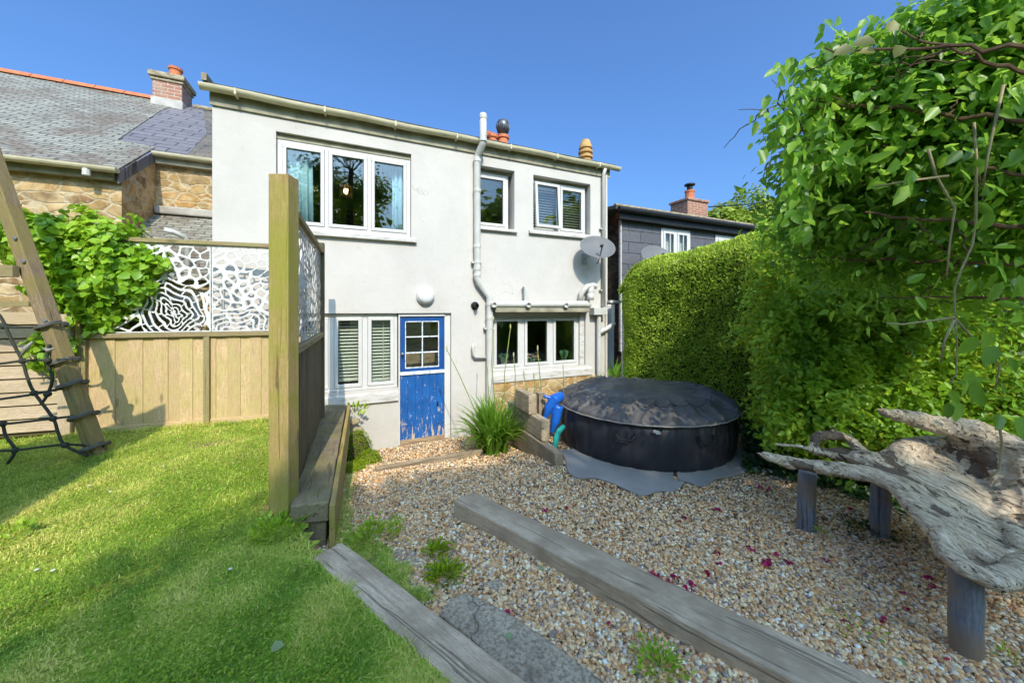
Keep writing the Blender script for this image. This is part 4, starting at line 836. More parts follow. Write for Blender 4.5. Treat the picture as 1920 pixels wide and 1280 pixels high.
stack((.455,3.77),1.35,-1.80,-1.52,'bottom sleeper of the stepped stack beside the hot tub')
stack((.34,4.07),1.0,-1.518,-1.272,'middle sleeper of the stepped stack beside the hot tub')
stack((.205,4.29),.40,-1.27,-1.03,'top sleeper of the stepped stack beside the hot tub')
b=MB(HM); q_=Vector((.34,4.42)); tt=q_.x*D.x+q_.y*D.y; qq_=q_.x*N.x+q_.y*N.y; b.box(tt,tt+.09,qq_,qq_+.1,-1.7,-1.04,longz=True); o=b.build('short_post',M['sleeper3'],bevel=.006); tag(o,'short upright timber post behind the stepped sleeper stack','post')
a=G(705,882,-1.84); e=G(905,852,-1.84); b=MB(); b.beam((a.x,a.y,-1.845),(e.x,e.y,-1.81),.05,.09,seg=8,wob=.004); o=b.build('edging_board',M['sleeper3'],bevel=.006); tag(o,'thin half buried timber edging across the gravel in front of the blue door','board')
# ---------------------------------------------------------------- hot tub
TC=Vector((1.675,4.63,0)); tub=thing('hot_tub','round black inflatable hot tub under a creased black cover','hot tub')
b=MB(); n=224; prof=[(.0,-1.668),(.98,-1.668),(1.02,-1.655),(1.045,-1.615),(1.06,-1.53),(1.068,-1.44),(1.07,-1.36),(1.062,-1.28),(1.045,-1.21),(1.02,-1.165),(.96,-1.14),(.0,-1.14)]; vs_=[];fs=[]
for i,(r,z) in enumerate(prof):
    for j in range(n):
        th=2*math.pi*j/n; s=abs(math.sin(th*14)); rr=r*(1-.016*(1-s)**2.2) if .9<r else r; vs_.append((TC.x+rr*math.cos(th),TC.y+rr*math.sin(th),z))
    if i:
        for j in range(n): fs.append(((i-1)*n+j,(i-1)*n+(j+1)%n,i*n+(j+1)%n,i*n+j))
b.add(vs_,fs); b.build('tub_wall',M['vinyl'],tub,smooth=True)
# cover with gathered creases
NR,NA=70,420; vs_=[];fs=[]
knots=[math.atan2(-1.0,-.30+.0),math.atan2(-.72,.75),math.atan2(.1,1)]
def wr(th,r):
    x=r*math.cos(th); y=r*math.sin(th); h=0
    s=.10*math.sin(th*3+1)+.25*r
    a=th+s*1.1+.10*noise.noise(Vector((x*2,y*2,1)))
    h+=.050*(1-abs(math.sin(a*13+2.5*noise.noise(Vector((x*1.6,y*1.6,3))))))**1.5*sm(r,.45,.85)*(1-.5*sm(r,.98,1.08))*(.5+.9*max(0,noise.noise(Vector((x*1.5,y*1.5,9)))+.4))
    h+=.022*(1-abs(math.sin(a*27+3*noise.noise(Vector((x*3,y*3,5))))))**1.5*sm(r,.7,1.0)
    h+=.030*(1-abs(noise.noise(Vector((x*2.2+y*1.2,y*5,2))))*2.4)*.5*sm(r,.15,.5)*(1-sm(r,.8,1.0))
    h+=.012*noise.noise(Vector((x*8,y*8,6)))
    for k in knots:
        dth=(th-k+math.pi)%(2*math.pi)-math.pi; h+=-.02*math.exp(-(dth/.10)**2)*sm(r,.8,1.05)
    return h*1.15
for i in range(NR+1):
    r=1.075*(i/NR)
    for j in range(NA):
        th=2*math.pi*j/NA; dome=.135*(1-(r/1.075)**2.3)+(.02 if r<.8 else .02*(1-sm(r,.8,.95))); z=-1.150+dome+wr(th,r)
        k=noise.noise(Vector((3*math.cos(th),3*math.sin(th),0)))
        vs_.append((TC.x+r*math.cos(th),TC.y+r*math.sin(th),z))
for j in range(NA):
    th=2*math.pi*j/NA; sag=.028+.006*math.sin(th*2+1)+.002*math.sin(th*29); vs_.append((TC.x+1.085*math.cos(th),TC.y+1.085*math.sin(th),-1.145-sag))
for i in range(NR+1):
    for j in range(NA): fs.append((i*NA+j,i*NA+(j+1)%NA,(i+1)*NA+(j+1)%NA,(i+1)*NA+j)) if i<NR+1 else None
b=MB(); b.add(vs_,fs,off=O); cov=b.build('cover',M['cover'],tub,smooth=True,recalc=False)
b=MB(); b.tube([vs_[(NR+1)*NA+j%NA] for j in range(0,NA+1,2)],.008,6,cap=False); b.build('piping',M['piping'],tub,smooth=True)
for rr_,zz in ((.80,.068),):
    b=MB(); b.tube([Vector((TC.x+rr_*math.cos(th),TC.y+rr_*math.sin(th),-1.150+.135*(1-(rr_/1.075)**2.3)+.022+wr(th,rr_))) for th in np.linspace(0,6.2832,160)],.003,4,cap=False); b.build('stitching',M['black'],cov)
def clip(ang,z=-1.225,dz=0):
    c=TC+Vector((1.092*math.cos(ang),1.092*math.sin(ang),z)); tdir=Vector((-math.sin(ang),math.cos(ang),0)); o_=Vector((math.cos(ang),math.sin(ang),0))
    b=MB(); b.beam(c-tdir*.035+Z*.01,c+tdir*.035-Z*.008,.012,.028,up=Z); b.beam(c-tdir*.012+o_*.008,c+tdir*.012+o_*.008,.01,.04,up=Z); b.build('buckle',M['grey'],tub,bevel=.004)
    b=MB(); b.beam(c+tdir*.03,c+tdir*.06+Z*.05,.006,.022,up=o_); b.build('strap',M['black'],tub)
clip(math.radians(-102)); clip(math.radians(-33),-1.20); clip(math.radians(-30),-1.33)
for ang in (-75,-118):
    a=R(ang); o_=Vector((math.cos(a),math.sin(a),0)); tdir=Vector((-math.sin(a),math.cos(a),0)); c=TC+o_*1.07+Z*-1.30
    b=MB(); b.tube([c-tdir*.09+Z*.03,c-tdir*.09+o_*.03-Z*.0,c-tdir*.06+o_*.045-Z*.035,c+tdir*.06+o_*.045-Z*.035,c+tdir*.09+o_*.03,c+tdir*.09+Z*.03],.011,8); b.build('handle',M['black'],tub,smooth=True)
# foam pads
def pad(px,label):
    pts=[G(x,y,-1.648) for x,y in px]; ps=[]
    m_=len(pts)
    for i in range(m_):                                            # smooth closed outline
        p0,p1,p2,p3=pts[i-1],pts[i],pts[(i+1)%m_],pts[(i+2)%m_]
        for k in range(4):
            t=k/4; ps.append(.5*((2*p1)+(-p0+p2)*t+(2*p0-5*p1+4*p2-p3)*t*t+(-p0+3*p1-3*p2+p3)*t**3))
    c=Vector((0,0,0))
    for p in ps: c+=p
    c/=len(ps); b=MB(); b.prism([(p.x,p.y,-1.658+.012*math.sin(i*.35)*0) for i,p in enumerate(ps)],(0,0,.014)); o=b.build('foam_mat',M['foam'],bevel=.003); tag(o,label,'mat','grey foam mats under the hot tub')
pad([(1040,845),(1058,856),(1066,884),(1086,896),(1112,895),(1145,904),(1172,916),(1204,928),(1236,920),(1264,919),(1282,904),(1262,896),(1255,860),(1150,840)],'wavy edged grey foam mat under the near left of the hot tub')
pad([(1270,893),(1290,903),(1318,911),(1346,896),(1378,891),(1404,882),(1406,868),(1370,850),(1280,850)],'wavy edged grey foam mat under the near right of the hot tub')
pad([(1408,866),(1410,880),(1425,877),(1432,862),(1430,840),(1395,836),(1375,850)],'grey foam mat poking out towards the driftwood bench')
# blue float and noodle
def remesh(o,vox,smooth_it=2,disp=None):
    m=o.modifiers.new('r','REMESH'); m.mode='VOXEL'; m.voxel_size=vox; m.use_smooth_shade=True
    if smooth_it: s=o.modifiers.new('s','SMOOTH'); s.iterations=smooth_it; s.factor=.5
    if disp:
        for (sc,st,ty) in disp:
            t=bpy.data.textures.new('t',ty); t.noise_type='HARD_NOISE' if sc<.1 else 'SOFT_NOISE'; t.noise_scale=sc; d=o.modifiers.new('d','DISPLACE'); d.texture=t; d.strength=st; d.mid_level=.5; d.texture_coords='LOCAL'
    dg=bpy.context.evaluated_depsgraph_get(); me=bpy.data.meshes.new_from_object(o.evaluated_get(dg)); o.modifiers.clear(); o.data=me
    n=len(me.vertices); co=np.empty(n*3,dtype=np.float32); me.vertices.foreach_get('co',co)
    if 'rest' in me.attributes: me.attributes.remove(me.attributes['rest'])
    a=me.attributes.new('rest','FLOAT_VECTOR','POINT'); a.data.foreach_set('vector',co); me.polygons.foreach_set('use_smooth',np.ones(len(me.polygons),dtype=bool)); return o
def ball(b,c,r,n=14):
    b.lathe([(r*math.sin(math.pi*i/8)+1e-5,-r*math.cos(math.pi*i/8)) for i in range(9)],c,n)
b=MB(); Yb=4.35
b.tube([P(1022,785,Yb),P(1028,765,Yb),P(1040,748,Yb),P(1052,742,Yb+.1)],[.02,.055,.07,.06],12); b.tube([P(1036,752,Yb),P(1028,744,Yb),P(1022,743,Yb)],[.03,.027,.02],10); b.tube([P(1047,760,Yb),P(1041,790,Yb),P(1034,812,Yb)],[.065,.06,.02],12); ball(b,P(1020,784,Yb),.03); ball(b,P(1022,743,Yb),.025)
o=b.build('pool_float',M['bluerubber']); remesh(o,.012,3); tag(o,'shiny blue inflatable float wedged between the sleeper stack and the hot tub','float')
b=MB(); b.tube([P(1040,838,4.0),P(1043,820,4.05),P(1048,808,4.1),P(1056,800,4.2)],.032,12); o=b.build('pool_noodle',M['teal'],smooth=True); tag(o,'teal foam noodle poking out below the blue float','noodle')
# ---------------------------------------------------------------- driftwood bench
bench=thing('driftwood_bench','sprawling bleached driftwood bench on round blue grey posts','bench')
b=MB()
def limb(pts,n=12):
    """pts: (px,py,Y,half width across, half height) flattened limb"""
    c=[P(x,y,Y) for x,y,Y,_,_ in pts]; m_=len(c); vs_=[];fs=[]
    for i in range(m_):
        t=(c[min(i+1,m_-1)]-c[max(i-1,0)]).normalized(); s=t.cross(Z).normalized() if abs(t.z)<.95 else Vector((0,1,0)); u=s.cross(t)
        for j in range(n): th=2*math.pi*j/n; vs_.append(c[i]+s*math.cos(th)*pts[i][3]+u*math.sin(th)*pts[i][4])
        if i:
            for j in range(n): fs.append(((i-1)*n+j,(i-1)*n+(j+1)%n,i*n+(j+1)%n,i*n+j))
    fs.append(tuple(range(n-1,-1,-1))); fs.append(tuple(range(n*(m_-1),n*m_))); b.add(vs_,fs)
def slab(poly,cz=None):                                            # (px,py,Y,thickness) outline -> slab
    top=[P(x,y,Y) for x,y,Y,_ in poly]; n=len(top); bot=[p-Vector((0,0,q[3]*.55)) for p,q in zip(top,poly)]
    c=sum(top,Vector())/n; cb=sum(bot,Vector())/n; c=c-Z*.015
    vs_=top+bot+[c,cb]; fs=[]
    for i in range(n): j=(i+1)%n; fs+= [(i,j,2*n),(n+j,n+i,2*n+1),(i,n+i,n+j,j)]
    b.add(vs_,fs)
# front arm and seat
limb([(1427,851,2.62,.025,.02),(1448,858,2.6,.05,.03),(1478,866,2.57,.065,.04),(1520,872,2.52,.065,.045),(1580,880,2.42,.07,.045),(1640,890,2.3,.08,.045),(1700,915,2.15,.11,.05),(1750,960,1.95,.12,.05),(1790,1010,1.75,.10,.05),(1815,1045,1.62,.08,.045)])
limb([(1455,833,2.78,.02,.015),(1490,835,2.78,.03,.02),(1530,845,2.76,.045,.035),(1570,852,2.72,.07,.05),(1620,858,2.6,.09,.05),(1680,868,2.5,.10,.05)])
limb([(1522,838,2.78,.03,.03),(1530,822,2.8,.045,.04),(1548,816,2.82,.05,.035),(1578,815,2.84,.05,.035),(1600,828,2.82,.05,.04),(1615,848,2.75,.05,.04)])
slab([(1600,868,2.45,.06),(1660,858,2.55,.08),(1700,850,2.65,.10),(1760,845,2.68,.12),(1830,870,2.5,.14),(1900,930,2.2,.16),(1960,1000,1.95,.14),(1985,1050,1.75,.12),(1930,1078,1.62,.10),(1880,1082,1.58,.10),(1840,1078,1.57,.10),(1800,1050,1.62,.09),(1770,1000,1.78,.08),(1740,955,1.95,.08),(1700,920,2.12,.07),(1640,890,2.30,.06)])
slab([(1660,856,2.6,.08),(1750,828,2.66,.10),(1830,806,2.5,.12),(1900,850,2.36,.14),(1960,900,2.2,.16),(2020,960,2.05,.16),(1990,1030,1.9,.16),(1930,1000,2.0,.14),(1880,950,2.15,.12),(1820,905,2.35,.10),(1740,885,2.45,.08)])
# lip along the near edge
limb([(1762,995,1.74,.05,.045),(1780,1035,1.58,.055,.05),(1812,1066,1.49,.055,.04),(1850,1084,1.45,.06,.035),(1900,1078,1.47,.06,.035),(1960,1056,1.52,.06,.04),(2020,1045,1.58,.06,.04)])
# raised back: flare and upper limb
limb([(1652,771,2.62,.055,.035),(1680,776,2.6,.06,.05),(1720,786,2.58,.065,.06),(1770,798,2.52,.07,.075),(1820,808,2.45,.075,.085),(1870,828,2.36,.08,.10),(1920,862,2.25,.09,.12),(1975,905,2.1,.09,.14),(2030,960,2.0,.1,.16)])
limb([(1660,858,2.58,.06,.035),(1700,838,2.64,.07,.045),(1750,828,2.62,.08,.06),(1800,832,2.55,.09,.08),(1850,850,2.45,.09,.10),(1900,885,2.32,.10,.12),(1950,940,2.15,.10,.13)])
limb([(1835,815,2.44,.05,.06),(1860,860,2.36,.07,.08),(1885,900,2.25,.07,.08),(1895,945,2.12,.06,.07),(1890,985,1.98,.05,.05),(1912,1010,1.85,.05,.05),(1925,1040,1.72,.05,.05)])
limb([(1920,870,2.2,.05,.07),(1925,930,2.1,.05,.07),(1935,990,1.95,.05,.06),(1930,1030,1.8,.05,.05)])
for (x,y,Y,dx,dy,r) in ((1427,852,2.62,-14,-6,.018),(1455,832,2.78,-12,3,.012),(1530,822,2.8,-16,-10,.022),(1562,812,2.84,4,-16,.02),(1590,818,2.83,18,-10,.018),(1652,770,2.62,-10,-3,.022),(1540,838,2.77,-22,6,.015),(1765,1002,1.72,-12,10,.022),(1788,1048,1.56,-14,14,.02),(1822,1078,1.46,-8,14,.022),(1862,1090,1.44,4,12,.02),(1905,1084,1.46,6,12,.02),(1870,835,2.32,20,-16,.03),(1910,905,2.1,26,-6,.03),(1895,960,2.05,20,6,.03)):
    c_=P(x,y,Y); e_=P(x+dx,y+dy,Y-.01); b.tube([c_,c_.lerp(e_,.6)+Vector((random.uniform(-.01,.01),0,.004)),e_],[r,r*.7,r*.15],7)
dw=b.build('seat',M['drift'],bench)
ct=MB(); ball(ct,P(1850,893,2.22),.065); ball(ct,P(1866,903,2.2),.06); ball(ct,P(1932,960,2.05),.07); ball(ct,P(1925,985,1.95),.06); ball(ct,P(1700,842,2.62),.03); cutter=ct.build('cutter',M['drift'])
rm=dw.modifiers.new('r','REMESH'); rm.mode='VOXEL'; rm.voxel_size=.012; bo=dw.modifiers.new('c','BOOLEAN'); bo.object=cutter; bo.operation='DIFFERENCE'; bo.solver='FAST'
dg=bpy.context.evaluated_depsgraph_get(); me_=bpy.data.meshes.new_from_object(dw.evaluated_get(dg)); dw.modifiers.clear(); dw.data=me_; bpy.data.objects.remove(cutter)
remesh(dw,.0085,2,[(.20,.045,'CLOUDS'),(.07,.014,'CLOUDS'),(.02,.005,'CLOUDS')])
for (x,yt,yb,Y,r,yb2) in ((1512,885,985,2.64,.056,0),(1650,897,1000,2.55,.056,0),(1810,1070,1238,1.575,.052,0),(1868,1060,1128,2.12,.055,0)):
    top=P(x+2,yt,Y); bt=P(x-1,yb,Y); bt.z=min(bt.z,gravz(bt.x,bt.y))-.06
    b=MB(); rr=[r*random.uniform(.97,1.03) for _ in range(7)]; b.tube([bt.lerp(top,i/6)+Vector((random.uniform(-.003,.003),0,0)) for i in range(7)],rr,18); b.build('leg',M['legpaint'],bench,smooth=True)
# ---------------------------------------------------------------- play frame at the left edge
pl=thing('rope_climber','leaning timber climbing frame with a dark rope net at the left edge of the lawn','climbing frame')
A0=Vector((-3.74,3.27,-1.48)); A1=Vector((-4.70,3.10,1.80))
b=MB(); b.beam(A0,A1,.10,.10,up=Vector((0,1,0)),seg=4); b.build('leg',M['frame_timber'],pl,bevel=.006)
b=MB(); lp=lambda z:A0.lerp(A1,(z+1.48)/3.28)
p=lp(.33); b.beam(p+Vector((-.02,-.09,0)),p+Vector((-2.2,-.25,0)),.05,.10); b.beam(p+Vector((-.1,.07,-.28)),p+Vector((-2.2,.0,-.28)),.05,.05); b.build('cross_beam',M['rail'],pl,bevel=.004)
for z in (.42,.62,-.1): p=lp(z); b=MB(); b.lathe([(.018,0),(.016,.008),(0,.01)],p+Vector((.03,-.055,0)),8,(0,-1,0)); b.build('bolt',M['steel'],pl)
b=MB(); A2=Vector((-5.6,2.2,-1.48)); b.beam(A2,A1+Vector((-.05,-.06,0)),.1,.1,up=Vector((0,1,0))); b.build('leg',M['frame_timber'],pl,bevel=.006)
def z3(x,y,Y): return P(x/2.667,420+y/2.667,Y)
def ropes(b,pts,Y,r=.011,sub=6,sag=0):
    c=[z3(x,y,Y+dy) for x,y,dy in pts]; out=[]
    for i in range(len(c)-1):
        p0=c[max(i-1,0)];p1=c[i];p2=c[i+1];p3=c[min(i+2,len(c)-1)]
        for k in range(sub): t=k/sub; out.append(.5*((2*p1)+(p2-p0)*t+(2*p0-5*p1+4*p2-p3)*t*t+(3*p1-p0-3*p2+p3)*t**3))
    out.append(c[-1]); b.tube(out,r,6)
b=MB(); Yn=3.12
for pts in ([(-90,380,0),(0,460,0),(60,585,0),(112,685,0),(135,760,0),(170,840,0),(265,970,0),(290,1040,0),(325,1105,0),(440,1160,.05)],
            [(-200,505,-.1),(0,512,0),(110,516,0),(270,514,.1)],[(-200,720,-.1),(0,698,0),(112,684,0),(230,680,.05),(345,692,.12)],
            [(-200,900,-.1),(0,875,0),(170,850,0),(300,822,.05),(400,800,.14)],[(-200,1015,-.1),(15,1000,0),(265,972,0),(380,960,.08),(450,965,.15)],
            [(-200,1140,-.1),(70,1130,0),(325,1102,.03),(520,1112,.16)],[(15,998,0),(30,1060,0),(75,1130,0),(35,1200,0)],[(245,600,.02),(235,690,.02),(262,770,.02),(238,850,.02),(205,900,.0)],
            [(50,1200,.1),(250,1190,.12),(480,1180,.18)]): ropes(b,pts,Yn)
b.build('rope_net',M['rope'],pl,smooth=True)
for (x,y) in ((15,512),(112,684),(170,845),(265,972),(325,1104),(15,998),(75,1130),(238,682),(238,850)): b=MB(); ball(b,z3(x,y,Yn),.026,8); b.build('knot',M['rope'],pl,smooth=True)
for (x,y) in ((275,510),(345,690),(400,805),(450,965),(520,1125)):
    p=z3(x,y,3.2); q=lp(p.z); b=MB(); pts=[]
    for i in range(29): th=i/28*6.283*2; pts.append(q+Vector((.078*math.copysign(abs(math.cos(th))**.6,math.cos(th)),.078*math.copysign(abs(math.sin(th))**.6,math.sin(th)),.012*(i/14-1)-.0+.03*math.cos(th))))
    b.tube(pts,.012,6); b.build('rope_lashing',M['lashing'] if 'lashing' in M else M['rope'],pl,smooth=True)
b=MB(); p=z3(160,590,3.05); b.tube([p,p+Vector((-.06,0,-.06)),p+Vector((-.10,0,-.13))],[.008,.02,.004],6); p=z3(215,620,3.05); b.tube([p,p+Vector((.05,0,-.02)),p+Vector((.10,0,-.0))],[.006,.018,.004],6); o=b.build('cloth_rag',M['foam'],smooth=True); tag(o,'scrap of dark grey cloth caught in the climbing net','rag')
# unseen roof added out of frame left, shaped so its shade crosses the lawn
pt_=thing('shade_roof','unseen boarded roof added left of the climbing net to shade the lawn','shade roof')
cs=[(-2.45,-.46),(-3.13,1.59),(-4.11,.7),(-4.5,-1.4)]
b=MB(); b.prism([(x,y,1.2) for x,y in cs],(0,0,.03)); b.build('roof',M['fence'],pt_)
for (x,y) in ((-3.3,1.2),(-4.0,.6),(-2.75,-.5),(-4.3,-1.2)):
    b=MB(); b.box(x-.045,x+.045,y-.045,y+.045,-1.5,1.2,longz=True); b.build('post',M['frame_timber'],pt_,bevel=.005)
# ---------------------------------------------------------------- planting
def plane_hedge():
    th=thing('clipped_hedge','tall clipped evergreen hedge with a rounded end behind the hot tub','hedge')
    A=Vector((1.86,6.45,0)); B=Vector((4.1,3.35,0)); dv=(B-A); L=dv.length; dv.normalize(); nv=Vector((dv.y,-dv.x,0));
    if nv.y>0: nv=-nv                                              # towards the camera side
    W=.45
    def surf(s,a):                                                 # s along, a angle 0 (front bottom) .. over the top
        top=interp(s,[(-.1,.55),(.15,.78),(.6,.90),(2.2,1.02),(4,1.1)])
        return top
    n=105000; P3=[];Nn=[];cv=[]
    while len(P3)<n:
        s=random.uniform(-.0,L); h=random.random()
        if random.random()<.25: s=.45-.45*math.sin(random.uniform(0,1.5))
        top=surf(s,0); bot=-1.7
        rs=.35                                                     # corner radius
        if random.random()<.78: # front
            z=random.uniform(bot,top); k=max(0,z-(top-rs))/rs; off=-(1-math.sqrt(max(0,1-k*k)))*rs; nx=nv*math.cos(k*1.4)+Z*math.sin(k*1.4)
            endk=max(0,(.45-s)/.45); off-= (1-math.sqrt(max(0,1-endk*endk)))*.45; nx=(nx*(1-endk*.8)-dv*endk).normalized()
            zz=z-.25*endk*endk*max(0,(z+.4))
            p=A+dv*s+nv*off+Vector((0,0,zz))
        else:
            d_=random.uniform(.1,.9); p=A+dv*s-nv*d_+Vector((0,0,top-.02-(1-math.sqrt(1-min(1,max(0,.35-d_)/.35)**2))*.1)); nx=Z*1.0+nv*.2
            if s<.45: p.z-=.25*((.45-s)/.45)**2*1.2
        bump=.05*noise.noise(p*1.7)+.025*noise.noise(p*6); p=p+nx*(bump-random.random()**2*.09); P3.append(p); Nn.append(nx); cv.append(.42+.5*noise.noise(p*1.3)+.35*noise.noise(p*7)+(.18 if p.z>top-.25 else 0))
    P3=np.array(P3);Nn=np.array(Nn); nr=Nn+jit(n,.6); d=Nn*.8+np.array([0,0,.45])+jit(n,.55)
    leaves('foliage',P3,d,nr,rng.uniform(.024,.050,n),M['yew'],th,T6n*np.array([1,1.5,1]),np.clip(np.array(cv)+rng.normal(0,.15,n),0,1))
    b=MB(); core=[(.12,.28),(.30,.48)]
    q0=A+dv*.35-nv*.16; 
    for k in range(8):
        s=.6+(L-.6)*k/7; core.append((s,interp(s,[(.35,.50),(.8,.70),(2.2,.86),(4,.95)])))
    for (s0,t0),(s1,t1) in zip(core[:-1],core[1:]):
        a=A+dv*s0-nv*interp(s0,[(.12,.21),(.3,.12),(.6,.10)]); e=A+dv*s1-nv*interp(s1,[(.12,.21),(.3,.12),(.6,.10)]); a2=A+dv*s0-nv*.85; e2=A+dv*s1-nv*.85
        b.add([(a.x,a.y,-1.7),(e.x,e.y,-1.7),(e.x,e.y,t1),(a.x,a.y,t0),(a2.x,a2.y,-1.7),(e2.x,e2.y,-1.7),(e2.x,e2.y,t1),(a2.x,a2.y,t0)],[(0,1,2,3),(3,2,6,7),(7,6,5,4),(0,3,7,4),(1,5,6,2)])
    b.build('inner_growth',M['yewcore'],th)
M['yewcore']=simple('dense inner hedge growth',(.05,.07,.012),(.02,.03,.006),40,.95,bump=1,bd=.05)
plane_hedge()
# left creeper bush
t=thing('creeper_bush','bright green creeper mound spilling over the fence by the stone cottage','bush')
crown('foliage',[((-4.55,3.92,.42),(.56,.30,.58),4800),((-4.34,3.98,.28),(.34,.24,.34),1700),((-4.98,3.75,.74),(.38,.28,.30),1300),((-4.50,3.92,-.10),(.18,.18,.20),420),((-4.06,3.98,.50),(.2,.16,.12),350),((-4.72,3.66,-.42),(.20,.14,.22),300)],.078,M['ivy'],t,T6w,droop=.9,up=.25,spread=.5,lump=.3,inner=.6)
b=MB()
for k in range(9): branch(b,(-4.6+random.uniform(-.1,.1),3.95,-1.3),(-4.5+random.uniform(-.5,.5),3.95+random.uniform(-.1,.1),random.uniform(-.1,.7)),.018,.006,wob=.03)
b.build('stems',M['bark'],t)
# right: shrub mass, climber, dark ivy
t=thing('leafy_shrub','fresh green small leaved shrub between the hedge and the driftwood bench','shrub')
crown('foliage',[(P(1520,600,3.75),(.62,.5,.75),14000),(P(1490,480,3.9),(.42,.45,.45),4500),(P(1545,760,3.45),(.62,.45,.55),11000),(P(1690,640,3.4),(.7,.5,.8),12000),(P(1760,800,3.2),(.8,.4,.6),11000),(P(1900,620,3.1),(.9,.5,.9),7000),(P(1960,830,2.9),(.7,.4,.5),3000)],.062,M['shrub'],t,T6,droop=.15,up=.6,spread=.75,lump=.35,inner=.45,gap=.12)
b=MB(); 
for k in range(26): a=G(random.uniform(1450,1900),random.uniform(870,900),-1.6); a.y=random.uniform(3.4,3.9); a.x=random.uniform(3.1,4.6); branch(b,(a.x,a.y,-1.7),(a.x+random.uniform(-.5,.4),a.y+random.uniform(-.4,.3),random.uniform(-.4,.9)),.016,.005,wob=.04)
b.build('stems',M['bark'],t)
cl=thing('climbing_vine','large dark climber overhanging the right side with trailing tendrils','climber')
crown('foliage',[(P(1690,260,2.3),(.55,.45,.50),5670),(P(1570,320,2.5),(.36,.40,.48),3915),(P(1850,190,2.1),(.70,.5,.50),6210),(P(1870,420,2.4),(.75,.5,.55),5805),(P(1575,190,2.3),(.28,.35,.22),1890),(P(1660,130,2.2),(.34,.35,.20),2025),(P(1990,290,2.0),(.6,.5,.75),3510),(P(1930,40,1.9),(.5,.5,.35),2700),(P(1800,40,2.0),(.34,.4,.2),1215),(P(1545,420,2.7),(.36,.36,.34),2200),(P(1640,470,2.6),(.45,.4,.30),2400)],.066,M['vine'],cl,T6,cl=.6,droop=.7,up=.35,spread=.8,lump=.6,inner=.15,gap=.07)
crown('large_leaves',[(P(1700,270,2.2),(.55,.45,.48),420),(P(1850,240,2.0),(.70,.4,.5),520),(P(1850,480,2.2),(.7,.4,.5),420),(P(1580,250,2.3),(.3,.35,.4),200)],.088,M['vine'],cl,T6,droop=.8,cl=.55,up=.35,spread=.7,lump=.5,inner=.6,outer=1.15)
b=MB()
for (a,e,r0,r1) in ((P(1930,90,1.5),P(1545,95,1.9),.010,.004),(P(1930,140,1.6),P(1690,60,1.7),.010,.004),(P(1930,230,1.7),P(1500,190,2.2),.012,.004),(P(1940,330,1.8),P(1560,260,2.2),.010,.003),(P(1940,430,1.9),P(1620,400,2.1),.014,.005),(P(1950,500,2.0),P(1500,480,2.6),.014,.004),(P(1960,560,2.1),P(1640,560,2.4),.01,.004),(P(1560,330,2.2),P(1450,150,2.3),.006,.002),(P(1650,200,2.2),P(1390,205,2.15),.006,.002)):
    branch(b,a,e,r0,r1,seg=12,wob=.018)
    for k in range(3): q=a.lerp(e,random.uniform(.2,.9)); branch(b,q,q+Vector((random.uniform(-.3,.3),random.uniform(-.1,.3),random.uniform(-.3,.2))),.005,.002,seg=7,wob=.06)
branch(b,(4.7,3.2,-1.6),(4.0,2.7,1.2),.05,.02,seg=10,wob=.02); branch(b,(5.0,2.8,-1.6),(4.0,2.1,1.8),.05,.02,seg=10,wob=.02)
b.build('branches',M['bark'],cl)
b=MB()
for pts in ([(1828,230),(1831,300),(1829,420),(1824,460),(1800,510),(1788,545),(1790,590),(1796,650),(1792,700),(1782,720)],[(1790,595),(1740,602),(1690,608),(1664,606)],[(1790,595),(1820,630),(1860,660),(1872,690),(1866,730)],[(1790,600),(1770,640),(1765,680)],[(1740,280),(1755,330),(1790,390),(1780,460),(1775,520)],[(1880,160),(1862,250),(1850,300),(1843,350)],[(1780,330),(1700,340),(1640,350)],[(1870,780),(1880,830),(1875,880),(1850,900)]):
    Y0=random.uniform(1.55,1.8); b.tube([P(x+random.uniform(-2,2),y,Y0) for x,y in pts],[.006-.0035*i/len(pts) for i in range(len(pts))],6)
b.build('tendrils',M['palestem'],cl,smooth=True)
# individual larger leaves of the climber: along the outer shoots
pp=[];dd=[];nn=[];ss=[]
def sprig(x,y,Y,n,s,sp=22):
    for i in range(n):
        pp.append(P(x+random.uniform(-sp,sp),y+random.uniform(-sp,sp)*1.3,Y+random.uniform(-.1,.1))); dd.append((random.gauss(-.2,.5),random.gauss(0,.4),random.gauss(-.8,.3))); nn.append((random.gauss(0,.6),-1,random.gauss(.3,.5))); ss.append(s*random.uniform(.7,1.2))
for (x,y,n) in ((1428,195,3),(1437,255,4),(1478,130,6),(1500,160,10),(1480,210,12),(1470,240,9),(1500,280,12),(1485,300,10),(1510,340,12),(1495,370,9),(1480,340,5),(1530,110,8),(1560,60,6),(1590,80,10),(1640,55,10),(1550,180,14),(1540,240,16),(1570,300,14),(1500,420,8),(1470,400,3),(1700,30,8),(1740,20,10)): sprig(x,y,2.1,n*2,.085)
for (x,y,n) in ((1800,730,4),(1790,760,3),(1900,260,4),(1890,500,4),(1890,550,5),(1900,150,5),(1860,640,4),(1870,700,3),(1900,760,3),(1700,320,5),(1810,310,4),(1850,380,5)): sprig(x,y,1.6,n,.10,30)
leaves('outer_leaves',np.array(pp),np.array(dd),np.array(nn),np.array(ss),M['vine'],cl,T6)
pp=[P(1600,90,1.45),P(1640,75,1.45),P(1668,60,1.45),P(1690,85,1.45),P(1640,95,1.5)]; leaves('yellowing_leaves',np.array(pp),np.array([(-1,.1,-.25),(-.8,.1,-.1),(.3,0,.6),(-.3,0,-.6),(-.9,.1,0.)]),np.array([(0,-1,.5)]*5),np.array([.075,.08,.06,.055,.06]),M['yellowleaf'],cl,T6w,rng.uniform(.2,.8,5))
